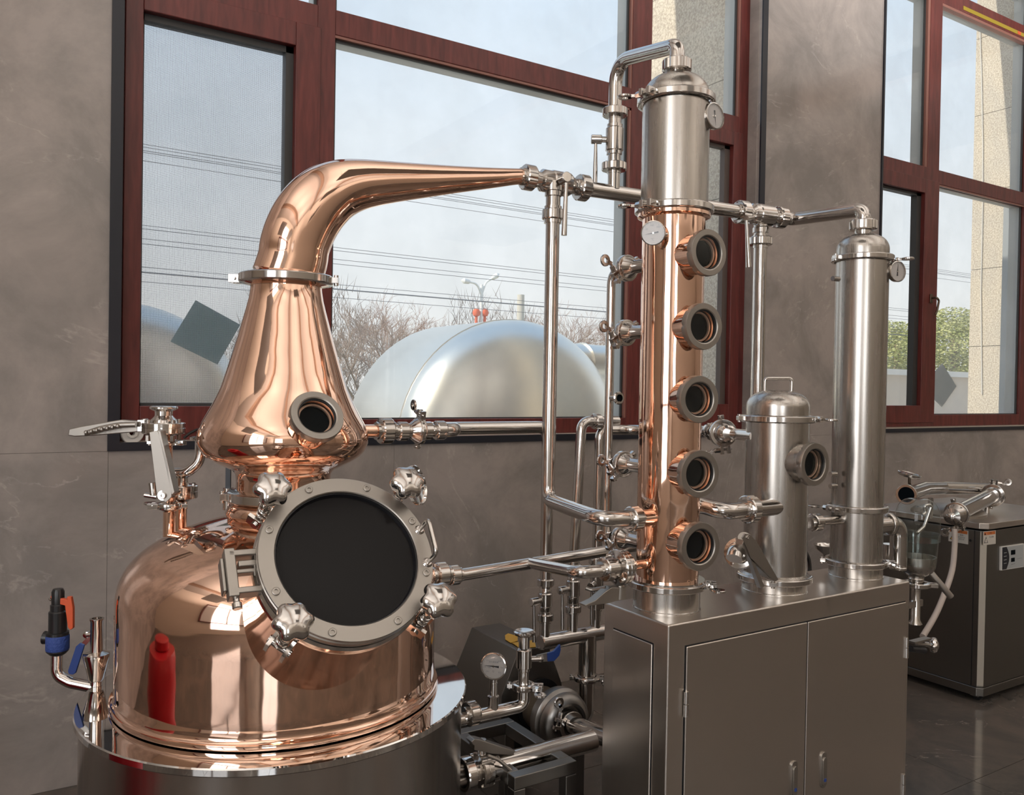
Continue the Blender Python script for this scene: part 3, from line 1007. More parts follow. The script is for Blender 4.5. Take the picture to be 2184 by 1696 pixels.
b.build('foliage', LEAF2, hd, smooth=0, kind='stuff')
# brownish far thicket of shrubs behind the hedge
th = thing('thicket', (8, 30, 0), 'brown thicket of bare shrubs along the far side of the road', 'shrubs')
b = MB()
for k in range(22000):
    x = rnd.uniform(-14, 40)
    q = V((x, rnd.uniform(28, 31), 0))
    hh = 3.6 + 1.2 * math.sin(x * 0.8) + 0.8 * math.sin(x * 2.3 + 1)
    q.z = rnd.uniform(0, hh)
    d = V((rnd.gauss(0, 0.5), rnd.gauss(0, 0.3), 1)).normalized()
    e = q + d * rnd.uniform(0.3, 0.9)
    w_ = V((0.012, 0, 0))
    b.add([q - w_, q + w_, e], [(0, 1, 2)])
b.build('twigs', TWIG, th, smooth=0, kind='stuff')
gr = MB().abox(-12, 45, 18.6, 27, 0.0, 0.06).build('verge', GRASS, None, smooth=0); tag(gr, kind='structure')

# low pale buildings beyond the right-hand window
a, b_ = PY(1870, 865, 9.0), PY(1950, 790, 9.0)
bd = thing('low_building', (a.x + 1, 9.5, 0), 'low cream yard building with a pale roof edge outside the right-hand window', 'building')
zt = PY(1910, 800, 9.0).z
MB().abox(a.x - 3, a.x + 4.0, 9.0, 12, 0, zt).build('wall', mat('warm_render', (0.60, 0.52, 0.44), 0.9), bd, smooth=0)
MB().abox(a.x - 3.1, a.x + 4.1, 8.9, 12.1, zt, zt + 0.10).build('roof_edge', WHITE, bd, smooth=0)
fh = thing('far_house', (44, 30, 0), 'grey far house with a gabled roof in the narrow pane of the right-hand window', 'building')
q0 = PY(1890, 690, 22); q1 = PY(1945, 790, 22)
MB().abox(q0.x - 4, q1.x + 1.0, 22, 26, 0, PY(1910, 735, 22).z).build('wall', mat('grey_render', (0.45, 0.45, 0.45), 0.9), fh, smooth=0)
zr = PY(1910, 735, 22).z
MB().prism([(q0.x - 4.2, 21.9, zr), (q1.x + 1.2, 21.9, zr), (q0.x + (q1.x - q0.x) * 0.1, 21.9, PY(1888, 690, 22).z)], (0, 4.2, 0)).build('roof', mat('grey_roof', (0.36, 0.36, 0.38), 0.9), fh, smooth=0)
# ================================================================= FITTINGS


def slots(n, seg, depth=0.93):
    per = seg // n
    return lambda i, a, j: (depth if (i % per) == 0 else 1.0)


def union_nut(parent, p, d, R, h, rp, m=None, name='union_nut'):
    """round slotted nut with its liner collars"""
    p, d = V(p), V(d).normalized()
    mb = MB()
    seg = 48
    f = lambda i, a, j: (0.94 if (i % 12) == 2 and 1 <= j <= 4 else 1.0)
    mb.lathe(p, d, [(rp, -h * 0.55), (R * 0.93, -h * 0.5), (R, -h * 0.40), (R, h * 0.40), (R * 0.93, h * 0.5), (rp, h * 0.52)], seg, f)
    mb.cyl(p - d * h * 0.85, p + d * h * 0.8, rp * 1.18, seg=28)
    return mb.build(name, m or STEEL, parent, smooth=30)


def clamp_ring(parent, p, d, R, h, ear, rp=0.0, label=None, name='clamp', wing=True, big=False):
    """two-part tri-clamp: trapezoid band, hinge at one side, swing bolt with a wing nut at the other"""
    p, d = V(p), V(d).normalized()
    ear = V(ear); ear = (ear - d * ear.dot(d)).normalized()
    t = ear.cross(d)
    ri = R * (0.90 if big else 0.72)
    mb = MB()
    mb.lathe(p, d, [(ri, -h * 0.5), (R * 0.97, -h * 0.46), (R, -h * 0.34), (R, h * 0.34), (R * 0.97, h * 0.46), (ri, h * 0.5), (ri * 0.98, h * 0.3), (ri * 0.98, -h * 0.3)], 56, closed=True)
    k = min(h, 0.022)
    e = R + k * 0.5
    for s in (-1, 1):
        mb.box(p + ear * e + t * (s * k * 0.62), ear * k * 0.75, t * k * 0.28, d * h * 0.42)
    mb.box(p - ear * (R + k * 0.25), ear * k * 0.5, t * k * 0.5, d * h * 0.30)
    mb.cyl(p - ear * (R + k * 0.45) - d * h * 0.55, p - ear * (R + k * 0.45) + d * h * 0.55, k * 0.28, seg=12)
    o = mb.build(name, STEEL, parent, bevel=0.0008, smooth=35, label=label)
    if wing:
        wb = MB()
        c = p + ear * e
        wb.cyl(c - t * k * 1.2, c + t * k * 2.6, k * 0.22, seg=10)
        wb.cyl(c + t * k * 0.9, c + t * k * 1.9, k * 0.5, k * 0.42, seg=6)
        # flat paddle with a hole
        pl = c + t * k * 2.6 + ear * k * 0.2
        q = (t * 0.8 + ear * 0.6).normalized()
        wb.ring(pl + q * k * 0.9, d, k * 0.42, k * 0.95, -k * 0.18, k * 0.18, 20, k * 0.08)
        wb.box(pl, q * k * 0.5, q.cross(d) * k * 0.3, d * k * 0.18)
        wb.build('wing_nut', STEEL, o)
    return o


def ferrule(mb, p, d, r, R, h=0.012, cone=0.02):
    mb.lathe(p, d, [(r, -cone), (R * 0.95, -0.004), (R, 0), (R, h * 0.3), (R, h * 0.7), (R * 0.95, h + 0.004), (r, h + cone)], 36)
    return mb


def pipe(name, label, pts, r, bend=0.05, m=None, seg=24, cat='pipe', group=None, nb=10):
    o = MB().tube(pts, r, bend, seg, nb=nb).build(name, m or STEEL, None, smooth=50)
    return tag(o, label, cat, group)


def ball_valve(label, a, b, side, R, rp, lever=0.14, lever_dir=(0, 0, -1), nuts=True, group=None, nutR=None, sp=0.5, body=0.42, lab2=None):
    """inline lever ball valve between points a and b; boss towards 'side'"""
    a, b = V(a), V(b)
    d = (b - a).normalized(); L = (b - a).length
    side = V(side); side = (side - d * side.dot(d)).normalized()
    c = (a + b) / 2
    th = thing('ball_valve', c, label, 'valve', group)
    nutR = nutR or R * 1.12
    bl = L * body
    mb = MB()
    mb.lathe(c, d, [(rp * 1.1, -L / 2), (rp * 1.1, -bl / 2 - 0.012), (R * 0.86, -bl / 2 - 0.010), (R * 0.86, -bl / 2), (R, -bl / 2 + 0.004), (R, bl / 2 - 0.004), (R * 0.86, bl / 2), (R * 0.86, bl / 2 + 0.010), (rp * 1.1, bl / 2 + 0.012), (rp * 1.1, L / 2)], 32)
    mb.build('valve_body', STEEL, th, smooth=30)
    if nuts:
        union_nut(th, a, d, nutR, 0.026, rp)
        union_nut(th, b, -d, nutR, 0.026, rp)
    s0 = c + side * R * 0.8
    s1 = c + side * (R + 0.012); s2 = s1 + side * 0.036
    MB().cyl(s0, s1, 0.010, seg=16).cyl(s1, s2, 0.015, seg=24, ch=0.002).build('stem', STEEL, th)
    ld = V(lever_dir).normalized()
    l0 = s1 + side * 0.02
    MB().tube([l0, l0 + ld * lever * 0.62, l0 + ld * lever], 0.0052, None, 14, radii=[(0, 0.0045), (0.55, 0.0045), (0.62, 0.0075), (1, 0.0078)]).build('lever', STEEL, th)
    return th


def gauge(label, c, n, R, stem_to, needle=0.0, marks=False, case=0.016, up=(0, 0, 1), stem_r=0.008, stem_m=None, texts=None, pane=True):
    c, n = V(c), V(n).normalized()
    th = thing('dial_gauge', c, label, 'gauge')
    u = V(up); u = (u - n * u.dot(n)).normalized()
    r = u.cross(n)
    MB().lathe(c - n * case, n, [(R * 0.6, -0.004), (R * 0.94, 0), (R * 0.97, 0.003), (R * 0.97, case * 0.75), (R, case * 0.78), (R, case), (R * 0.93, case + 0.001), (R * 0.9, case - 0.002), (R * 0.9, case - 0.005), (0.0, case - 0.005)], 48).build('case', STEEL, th, smooth=30)
    f = c - n * 0.0045
    MB().cyl(f, f + n * 0.0008, R * 0.89, seg=48).build('dial', DIALW, th)
    tk = MB()
    for k in range(0, 41 if marks else 17):
        N = 40 if marks else 16
        a = rad(-45 + 270 * (k / N))
        d = -r * math.cos(a) * 1.0 + u * math.sin(a)
        L = R * (0.09 if k % 5 == 0 else 0.05)
        q = f + n * 0.0010 + d * R * (0.80)
        tk.box(q, d * L * 0.5, d.cross(n) * R * 0.010, n * 0.0002)
    tk.build('scale_marks', GREYINK, th, smooth=0)
    a = rad(needle)
    d = r * math.cos(a) + u * math.sin(a)
    s = d.cross(n)
    q = f + n * 0.0025
    nb = MB().prism([q + d * R * 0.72, q + s * R * 0.045, q - d * R * 0.12 + s * R * 0.04, q - d * R * 0.42 + s * R * 0.075, q - d * R * 0.42 - s * R * 0.075, q - d * R * 0.12 - s * R * 0.04, q - s * R * 0.045], n * 0.0006)
    nb.build('needle', INK, th, smooth=0)
    MB().cyl(q, q + n * 0.002, R * 0.07, seg=16).build('hub', STEEL, th)
    if texts:
        for (tx, ang, rr, sz) in texts:
            t_ = rad(ang)
            text(tx, f + n * 0.0012 + (r * math.cos(t_) + u * math.sin(t_)) * R * rr, r, u, R * sz, GREYINK, th)
    if pane: MB().cyl(c - n * 0.0012, c - n * 0.0006, R * 0.92, seg=40).build('gauge_pane', GLASSG, th)
    if stem_to is not None:
        pts = [V(x) for x in stem_to]
        MB().tube(pts, stem_r, 0.015, 16).build('stem', stem_m or STEEL, th)
    return th


def sight(parent, c, n, R, L, neck=None, rn=None, teal=False, h=0.020):
    """porthole: neck, slotted steel nut, recessed glass. c = centre of front face, R outer radius"""
    c, n = V(c), V(n).normalized()
    rg = R * 0.70
    rn = rn or R * 0.86
    mb = MB()
    f = lambda i, a, j: (0.94 if (i % 8) == 0 and j in (1, 2, 3) else 1.0)
    mb.lathe(c, n, [(rg, -0.008), (R * 0.9, -h * 1.1), (R * 0.985, -h), (R * 0.985, -h * 0.62), (R * 0.985, -0.004), (R * 0.96, 0.0), (rg + 0.003, 0.0), (rg, -0.002)], 64, f, closed=True)
    o = mb.build('sight_glass', SATIN, parent, smooth=30)
    MB().lathe(c - n * (L + 0.02), n, [(rn, 0), (rn, L), (rn * 1.04, L + 0.002), (rn * 1.04, L + 0.008), (rg * 1.0, L + 0.008), (rg * 0.93, L - 0.030), (rg * 0.90, L - 0.031), (0, L - 0.032)], 48).build('neck', neck or COPPER, o, smooth=30)
    MB().lathe(c - n * 0.006, n, [(rg * 1.0, -0.004), (rg * 1.0, 0), (rg * 0.93, 0.0), (rg * 0.93, -0.004)], 48, closed=True).build('seal', DARK, o, smooth=30)
    MB().cyl(c - n * 0.047, c - n * 0.046, rg * 0.90, seg=48).build('dark_bore', VOID, o)
    MB().ring(c - n * 0.030, n, rg * 0.80, rg * 0.925, 0.0, 0.006, 48, 0.0015).build('inner_rim', COPPERD, o, smooth=30)
    MB().cyl(c - n * 0.010, c - n * 0.0065, rg * 0.97, seg=48).build('pane', GLASSC, o)
    return o


def star_knob(parent, p, n, R, h, name='knob'):
    p, n = V(p), V(n).normalized()
    def f(i, a, j):
        w = (0.0, 0.35, 1, 1, 1, 0.6, 0.12, 0.0, 0.0)[j]
        return 1.0 - w * 0.185 * (0.5 - 0.5 * math.cos(6 * a)) ** 1.3
    prof = [(R * 0.30, -h * 0.75), (R * 0.34, -h * 0.42), (R * 0.86, -h * 0.30), (R, -h * 0.05), (R * 0.98, h * 0.14), (R * 0.86, h * 0.30), (R * 0.62, h * 0.36), (R * 0.40, h * 0.46), (0.0, h * 0.50)]
    return MB().lathe(p, n, prof, 72, f).build(name, STEEL, parent, smooth=60)


def socket_bolt(mb, dk, p, n, r, h=0.004):
    mb.lathe(p, n, [(r, -0.001), (r, h * 0.8), (r * 0.85, h), (r * 0.5, h), (r * 0.5, h * 0.3), (0, h * 0.3)], 20)
    return mb


# ================================================================= COPPER POT STILL
AX = PT(600, 1400, 2.35)
ax, ay = AX.x, AX.y


def A(r, ang, z):
    return V((ax + r * math.cos(ang), ay + r * math.sin(ang), z))


still = thing('pot_still', (ax, ay, 0), 'large polished copper pot still with a swan-neck arm, beside the window', 'still')
up = V((0, 0, 1))
# steel jacket drum with its flat mirror rim
MB().lathe((ax, ay, 0), up, [(0.0, 0.10), (0.495, 0.10), (0.503, 0.11), (0.503, 0.735), (0.506, 0.742)], 128).build('jacket', BRUSHV, still, smooth=30, label='brushed steel jacket drum under the copper pot')
MB().ring((ax, ay, 0.737), up, 0.36, 0.515, 0.0, 0.020, 128, 0.003).build('rim_plate', MIRROR, still, smooth=30, label='flat mirror-polished steel rim plate')
for k in range(3):
    a = rad(90 + 120 * k)
    MB().cyl(A(0.42, a, 0.0), A(0.42, a, 0.11), 0.035, seg=24).cyl(A(0.42, a, 0), A(0.42, a, 0.012), 0.06, seg=24).build('foot', STEEL, still)
# pot body
prof = [(0.425, 0.758), (0.434, 0.760), (0.4355, 0.766), (0.434, 0.772), (0.426, 0.774), (0.4225, 0.785)]
prof += [(0.424, 0.80 + 0.02 * k) for k in range(9)]
for k in range(1, 27):
    q = k / 26 * rad(82)
    prof.append((0.425 * math.cos(q) ** 1.25, 0.985 + 0.262 * math.sin(q) ** 0.667))
prof = [p for p in prof if p[0] > 0.125] + [(0.118, prof[-1][1] + 0.002)]
ztop = prof[-1][1]
MB().lathe((ax, ay, 0), up, prof, 160).build('pot', COPPER, still, smooth=60)
# turned neck: baluster, bulge, clamp, collar
neck = [(0.119, ztop - 0.02), (0.128, ztop - 0.005)]
pxs = [(1178, 118), (1165, 128), (1150, 131), (1135, 126), (1122, 112), (1110, 105), (1104, 106), (1100, 114), (1090, 118), (1078, 113), (1070, 107)]
zz = lambda py: on_vert((ax - 0.05, ay - 0.1), py)
neckp = []
for py, hw in pxs:
    neckp.append((hw * dep(AX) / FOC, on_vert((ax, ay), py)))
neckp = [(0.12, neckp[0][1] - 0.05)] + neckp
MB().lathe((ax, ay, 0), up, neckp, 96).build('baluster', COPPER, still, smooth=60)
zc = on_vert((ax, ay), 1056)
clamp_ring(still, (ax, ay, zc), up, 0.152, 0.030, RT + FW * 0.4, name='neck_clamp', big=True)
MB().lathe((ax, ay, 0), up, [(0.125, zc - 0.02), (0.145, zc - 0.012), (0.145, zc + 0.012), (0.125, zc + 0.02)], 64).build('neck_ferrule', STEEL, still)
# onion head
on = [(0.126, zc + 0.012), (0.1262, 1.335), (0.128, 1.350), (0.138, 1.362), (0.158, 1.371), (0.186, 1.385), (0.206, 1.398), (0.220, 1.413), (0.2295, 1.435), (0.2300, 1.452), (0.2265, 1.470),
      (0.217, 1.492), (0.205, 1.513), (0.193, 1.535), (0.181, 1.560), (0.170, 1.585), (0.1575, 1.625), (0.1425, 1.675), (0.128, 1.725), (0.1175, 1.765), (0.108, 1.800), (0.1005, 1.830), (0.0965, 1.855), (0.0945, 1.880), (0.094, 1.893)]
MB().lathe((ax, ay, 0), up, on, 160).build('onion_head', COPPER, still, smooth=60)
zk = on_vert((ax, ay), 597)
MB().lathe((ax, ay, 0), up, [(0.094, zk - 0.02), (0.12, zk - 0.012), (0.12, zk + 0.012), (0.094, zk + 0.02)], 64).build('head_ferrule', COPPER, still)
clamp_ring(still, (ax, ay, zk), up, 0.128, 0.027, -RT, name='head_clamp', big=True)
# swan neck: centre line in the vertical plane of the arm, radius tapering
tip = PY(1118, 374, 2.225)
hd = V((tip.x - ax, tip.y - ay, 0)).normalized()
span = math.hypot(tip.x - ax, tip.y - ay)


def arm_pt(px, py):
    """point of the vertical plane through the still axis and the arm tip"""
    nrm = V((-hd.y, hd.x, 0))
    w = ray(px, py)
    t = (V((ax, ay, 0)) - CAM).dot(nrm) / w.dot(nrm)
    return CAM + w * t


cl = [((622, 588), 0.0945), ((624, 556), 0.0945), ((629, 525), 0.0945), ((639, 495), 0.0950), ((655, 464), 0.0945), ((676, 437), 0.0925), ((703, 415), 0.0880), ((735, 401), 0.0800), ((775, 393), 0.0700), ((830, 389), 0.0600), ((900, 386), 0.0500), ((970, 383), 0.0405), ((1040, 380), 0.0320), ((1095, 377), 0.0255), ((1120, 376), 0.0235)]
pts = [V((ax, ay, zk + 0.002))] + [arm_pt(*c[0]) for c in cl[1:]]
rr = [c[1] for c in cl]
# smooth resample (Catmull-Rom)
def crom(P, n):
    out = []
    for i in range(len(P) - 1):
        p0, p1, p2, p3 = P[max(i - 1, 0)], P[i], P[i + 1], P[min(i + 2, len(P) - 1)]
        for k in range(n):
            t = k / n
            out.append(0.5 * ((2 * p1) + (p2 - p0) * t + (2 * p0 - 5 * p1 + 4 * p2 - p3) * t * t + (3 * p1 - p0 - 3 * p2 + p3) * t ** 3))
    out.append(P[-1]); return out


pp = crom(pts, 6)
r2 = [q.x for q in crom([V((x, 0, 0)) for x in rr], 6)]
cum = [0.0]
for i in range(1, len(pp)): cum.append(cum[-1] + (pp[i] - pp[i - 1]).length)
MB().tube(pp, 0.1, None, 72, radii=[(cum[i] / cum[-1], r2[i]) for i in range(len(pp))]).build('swan_neck', COPPER, still, smooth=60)
armdir = (pp[-1] - pp[-4]).normalized()
# porthole on the onion
oc = None
for t in [1.9 + 0.01 * k for k in range(40)]:
    q = PT(677.5, 885, t)
    if math.hypot(q.x - ax, q.y - ay) < 0.272: oc = q; break
h_ = V((oc.x - ax, oc.y - ay, 0)).normalized()
on_n = (h_ * math.cos(rad(30)) + up * math.sin(rad(30)))
sight(still, oc, on_n, 59.5 * dep(oc) / FOC, 0.09, COPPER, 50 * dep(oc) / FOC)
nb_ = PT(487, 1020, 2.42)
MB().box(nb_, RT * 0.007, FW * 0.004, up * 0.042).build('dark_strap', BLACK, still, smooth=0)
MB().cyl(PT(487, 1050, 2.42) - up * 0.05, PT(487, 1050, 2.42) + up * 0.012, 0.015, seg=24).build('neck_post', STEEL, still)
# little thermowell boss at the left of the onion
q = PT(459, 963, dep(AX) - 0.12)
# manway: oblique copper neck with steel ring, dark glass, eight bolts, four star knobs
mc = PT(744, 1185, 1.82)
hm = V((mc.x - ax, mc.y - ay, 0)).normalized()
mn = hm * math.cos(rad(36)) + up * math.sin(rad(36))
mu, mv, _w = frame(mn, up)      # mu horizontal, mv up-ish
Rg = 154.5 * 1.82 / FOC
Ro = Rg * 1.225
MB().lathe(mc - mn * 0.36, mn, [(Rg * 1.14, 0.0), (Rg * 1.14, 0.295), (Rg * 1.17, 0.305), (Rg * 1.17, 0.318)], 96).build('manway_neck', COPPER, still, smooth=40)
man = MB().lathe(mc, mn, [(Rg, -0.030), (Ro * 0.995, -0.030), (Ro * 1.0, -0.026), (Ro * 1.0, -0.014), (Ro * 0.985, -0.012), (Ro * 0.985, -0.008), (Ro, -0.006), (Ro, -0.001), (Ro * 0.995, 0.0), (Rg + 0.002, 0.0), (Rg, -0.002)], 128, closed=True).build('manway_ring', SATIN, still, smooth=25)
MB().lathe(mc, mn, [(Rg * 1.10, -0.062), (Ro * 1.02, -0.062), (Ro * 1.025, -0.056), (Ro * 1.025, -0.040), (Ro * 1.0, -0.034), (Rg * 1.10, -0.033)], 128, closed=True).build('manway_flange', STEEL, still, smooth=25)
MB().lathe(mc, mn, [(Rg, -0.033), (Ro * 0.99, -0.033), (Ro * 0.99, -0.030), (Rg, -0.030)], 96, closed=True).build('gasket', DARK, man, smooth=25)
MB().lathe(mc, mn, [(Rg * 0.955, -0.030), (Rg, -0.030), (Rg, -0.006), (Rg * 0.985, -0.006), (Rg * 0.96, -0.018)], 96, closed=True).build('seal', DARK, man, smooth=25)
MB().cyl(mc - mn * 0.026, mc - mn * 0.016, Rg * 0.985, seg=96).build('glass', mat('manway_glass', (0.012, 0.011, 0.011), 0.12, Specular_IOR_Level=0.10), man)
rc = V((0, 0, 0))


def on_ring(px, py, off=0.0):
    w = ray(px, py)
    t = ((mc + mn * off) - CAM).dot(mn) / w.dot(mn)
    return CAM + w * t


for (bx, by) in ((658, 1044), (783, 1038), (575, 1131), (595, 1259), (711, 1339), (846, 1321), (913, 1223), (885, 1109)):
    q = on_ring(bx, by)
    q = mc + (q - mc).normalized() * (Rg + Ro) * 0.507
    socket_bolt(MB(), None, q, mn, 0.0085, 0.004).build('bolt', SATIN, man, smooth=30)
# grab handle
f0, f1 = on_ring(895, 1130), on_ring(912, 1200)
MB().tube([f0, f0 + mn * 0.050 + (f0 - mc).normalized() * 0.004, f1 + mn * 0.050 + (f1 - mc).normalized() * 0.004, f1], 0.0052, 0.014, 14).lathe(f0, mn, [(0.012, 0), (0.008, 0.004), (0, 0.004)], 16).lathe(f1, mn, [(0.012, 0), (0.008, 0.004), (0, 0.004)], 16).build('grab_handle', STEEL, man)
# four swing bolts with star knobs
for i, (kx, ky) in enumerate(((581, 1043), (868, 1030), (625, 1327), (935, 1281))):
    k0 = on_ring(kx, ky, 0.045)
    dr = (k0 - mc); dr = (dr - mn * dr.dot(mn)); rk = dr.length; dr.normalize()
    tn = dr.cross(mn)
    b = mc + dr * rk - mn * 0.085
    sw = MB().cyl(b, k0, 0.0085, seg=16).cyl(b - tn * 0.028, b + tn * 0.028, 0.009, seg=16)
    for s in (-1, 1):
        sw.box(mc + dr * (rk - 0.012) - mn * 0.080 + tn * (s * 0.020), dr * 0.034, mn * 0.016, tn * 0.004)
    sw.lathe(k0 - mn * 0.040, mn, [(0.012, -0.004), (0.020, -0.003), (0.020, 0.0), (0.012, 0.001)], 24)
    s_ = sw.build('swing_bolt', STEEL, man, smooth=30)
    sp = MB()
    th_, nn = 0, 60
    hx = [b + mn * (0.012 + 0.045 * k / nn) + (dr * math.cos(6 * 2 * math.pi * k / nn) + tn * math.sin(6 * 2 * math.pi * k / nn)) * 0.0125 for k in range(nn + 1)]
    sp.tube(hx, 0.0018, None, 6); sp.build('spring', STEEL, s_)
    star_knob(man, k0, mn, 0.0415, 0.050)
    if i == 1:
        dc_ = on_ring(884, 1036, 0.012)
        MB().lathe(dc_, (mn * 0.5 + RT * 0.9), [(0.047, 0.0), (0.048, 0.008), (0.045, 0.010), (0.043, 0.004), (0.0, 0.002)], 48, rmod=None).build('dished_disc', MIRROR, s_, smooth=30)  # polished dished disc set behind the upper right knob
# hinge bracket at the left of the manway
e1, e2 = on_ring(545, 1180, -0.045), on_ring(556, 1262, -0.045)
hu = (e2 - e1).normalized(); ho = (hu.cross(mn)).normalized()
if ho.dot(RT) > 0: ho = -ho
cH = (e1 + e2) / 2
LH = (e2 - e1).length / 2
br = MB()
br.box(cH + ho * 0.055, hu * (LH + 0.010), ho * 0.011, mn * 0.016)
for s in (-1, 1):
    br.box(cH + ho * 0.022 + hu * (s * (LH - 0.002)), hu * 0.007, ho * 0.036, mn * 0.016)
br.box(cH + ho * 0.010 - hu * (LH * 0.42), hu * 0.007, ho * 0.030, mn * 0.012).box(cH + ho * 0.020 - hu * (LH * 0.05), hu * 0.005, ho * 0.030, mn * 0.010)
br.box(cH + ho * 0.070 - mn * 0.010, hu * (LH * 0.85), ho * 0.004, mn * 0.016)
br.build('hinge_bracket', SATIN, man, bevel=0.003)
q = cH + ho * 0.050 + hu * (LH + 0.008)
MB().cyl(q, q + hu * 0.022, 0.0065, seg=16).cyl(q + hu * 0.010, q + hu * 0.024, 0.010, seg=18, ch=0.002).build('hinge_pin', STEEL, man)

# copper stubs on the shoulder for the two small valves, with clamps
def surf_z(r):
    best = None
    for a_, b_ in zip(prof, prof[1:]):
        if a_[1] > 0.9 and b_[0] <= r <= a_[0]:
            t = (a_[0] - r) / max(1e-6, a_[0] - b_[0]); return a_[1] + (b_[1] - a_[1]) * t
    return prof[-1][1]


# steel side outlet of the pot towards the column
so = PY(925, 1228, 2.24)

# ----------------------------------------------------------------- butterfly valve pair on the left shoulder
sb = PT(362, 1150, 2.36)                     # foot of the front copper stub
va_t = dep(sb)
P1 = lambda px, py: PT(px, py, va_t)
sx, sy = P1(361, 1120).x, P1(361, 1120).y
zst = lambda py: on_vert((sx, sy), py)
v1 = thing('butterfly_valve', (sx, sy, zst(1150)), 'tall stacked steel valve with plier-like double handle on the left copper shoulder', 'valve')
MB().tube([(sx, sy, zst(1165)), (sx, sy, zst(1084))], 0.0165, seg=28).build('copper_stub', COPPER, v1, label='copper stub pipe')
clamp_ring(v1, (sx, sy, zst(1079)), up, 0.034, 0.018, -RT * 0.95 - FW * 0.3, name='lower_clamp')
ferrule(MB(), (sx, sy, zst(1079) - 0.004), up, 0.0165, 0.029, 0.008, 0.012).build('ferrule', STEEL, v1)
tx_, ty_ = P1(349, 915).x, P1(349, 915).y
z2 = lambda py: on_vert((tx_, ty_), py)
MB().tube([(sx, sy, zst(1082)), (sx, sy, zst(1060)), (tx_ + 0.008, ty_, z2(985)), (tx_ + 0.008, ty_, z2(930))], 0.0165, 0.08, 28).build('riser', COPPER, v1, label='reddish polished riser tube')
clamp_ring(v1, (tx_ + 0.004, ty_, z2(944)), up, 0.036, 0.016, RT, name='upper_clamp')
# valve body: two discs, bolts, top ferrule
vb = MB().lathe((tx_, ty_, z2(926)), up, [(0.018, -0.006), (0.048, 0), (0.056, 0.002), (0.057, 0.004), (0.057, 0.0165), (0.056, 0.0175), (0.056, 0.0185), (0.057, 0.0195), (0.057, 0.030), (0.055, 0.032), (0.036, 0.033), (0.034, 0.040), (0.026, 0.048), (0.0235, 0.052), (0.0235, 0.064), (0.036, 0.070), (0.0375, 0.072), (0.0375, 0.075), (0.034, 0.078), (0.024, 0.0755), (0, 0.0755)], 56)
vb.build('valve_body', STEEL, v1, smooth=25)
bb = MB()
for k in range(4):
    a = rad(20 + 90 * k)
    q = V((tx_ + 0.046 * math.cos(a), ty_ + 0.046 * math.sin(a), z2(926) + 0.032))
    MB().cyl(q, q + up * 0.009, 0.0055, seg=12).cyl(q - up * 0.05, q - up * 0.034, 0.007, seg=6).build('bolt', SATIN, v1)
# double handle towards the left
h0 = V((tx_, ty_, z2(912))) - RT * 0.055
lt = -RT
fw2 = -FW
dn = DN
def HP(px, py, k=0.0): return P1(px, py) + fw2 * k
upper = [HP(303, 898), HP(262, 895), HP(220, 902), HP(180, 909), HP(152, 915), HP(150, 929), HP(165, 931), HP(205, 929), HP(262, 924), HP(303, 921)]
MB().prism([p + fw2 * 0.014 for p in upper], -fw2 * 0.022).build('upper_grip', SATIN, v1, bevel=0.003)
MB().tube([HP(300, 905, 0.03), HP(262, 906, 0.034), HP(225, 914, 0.034), HP(195, 924, 0.034)], 0.0075, 0.2, 12).build('lower_grip', SATIN, v1)
for k in range(7):
    q = HP(200 + k * 11, 921.5 - k * 2.2, 0.041)
    MB().lathe(q, (HP(300, 905) - HP(200, 922)), [(0.0, -0.006), (0.0062, -0.003), (0.007, 0), (0.0062, 0.003), (0.0, 0.006)], 10).build('grip_tooth', SATIN, v1)
MB().box(HP(306, 908, 0.005), (HP(312, 908) - HP(298, 908)) * 0.6, up * 0.017, fw2 * 0.012).cyl(HP(309, 893, 0.0), HP(309, 922, 0.0), 0.009, seg=16).build('handle_yoke', STEEL, v1, bevel=0.002)

# second valve with the tall flat lever, behind the first
v2t = va_t + 0.07
P2 = lambda px, py: PT(px, py, v2t)
bx_, by_ = P2(386, 1040).x, P2(386, 1040).y
z3 = lambda py: on_vert((bx_, by_), py)
v2 = thing('butterfly_valve', (bx_, by_, z3(1140)), 'lower steel valve with an upright flat lever, behind the stacked valve on the copper shoulder', 'valve')
MB().tube([(bx_, by_, z3(1155)), (bx_, by_, z3(1075))], 0.017, seg=28).build('copper_stub', COPPER, v2, label='copper stub pipe')
MB().lathe((bx_, by_, z3(1062)), up, [(0.018, -0.012), (0.034, -0.002), (0.045, 0.0), (0.046, 0.003), (0.046, 0.018), (0.044, 0.0185), (0.044, 0.0205), (0.046, 0.021), (0.046, 0.034), (0.044, 0.037), (0.022, 0.038), (0.019, 0.046), (0.019, 0.058), (0.031, 0.066), (0.032, 0.068), (0.032, 0.071), (0.020, 0.073), (0, 0.070)], 48).build('valve_body', STEEL, v2, smooth=25)
for k in range(4):
    a = rad(60 + 90 * k)
    q = V((bx_ + 0.036 * math.cos(a), by_ + 0.036 * math.sin(a), z3(1062) + 0.036))
    MB().cyl(q, q + up * 0.008, 0.005, seg=6).build('bolt', STEEL, v2)
LP = lambda px, py, t: PT(px, py, t)
lv = [LP(318, 922, 2.27), LP(336, 918, 2.27), LP(356, 978, 2.27), LP(366, 1040, 2.27), LP(366, 1060, 2.27), LP(354, 1072, 2.27), LP(341, 1066, 2.27), LP(333, 1048, 2.27)]
lvn = -FW
MB().prism([p for p in lv], FW * 0.005).build('flat_lever', SATIN, v2, bevel=0.0015)
MB().prism([LP(336, 918, 2.27), LP(342, 920, 2.27), LP(372, 1050, 2.27), LP(366, 1056, 2.27)], FW * 0.035).build('lever_flange', SATIN, v2, bevel=0.001)
socket_bolt(MB(), None, LP(347.5, 1057, 2.268), lvn, 0.0085, 0.005).build('lever_bolt', STEEL, v2)
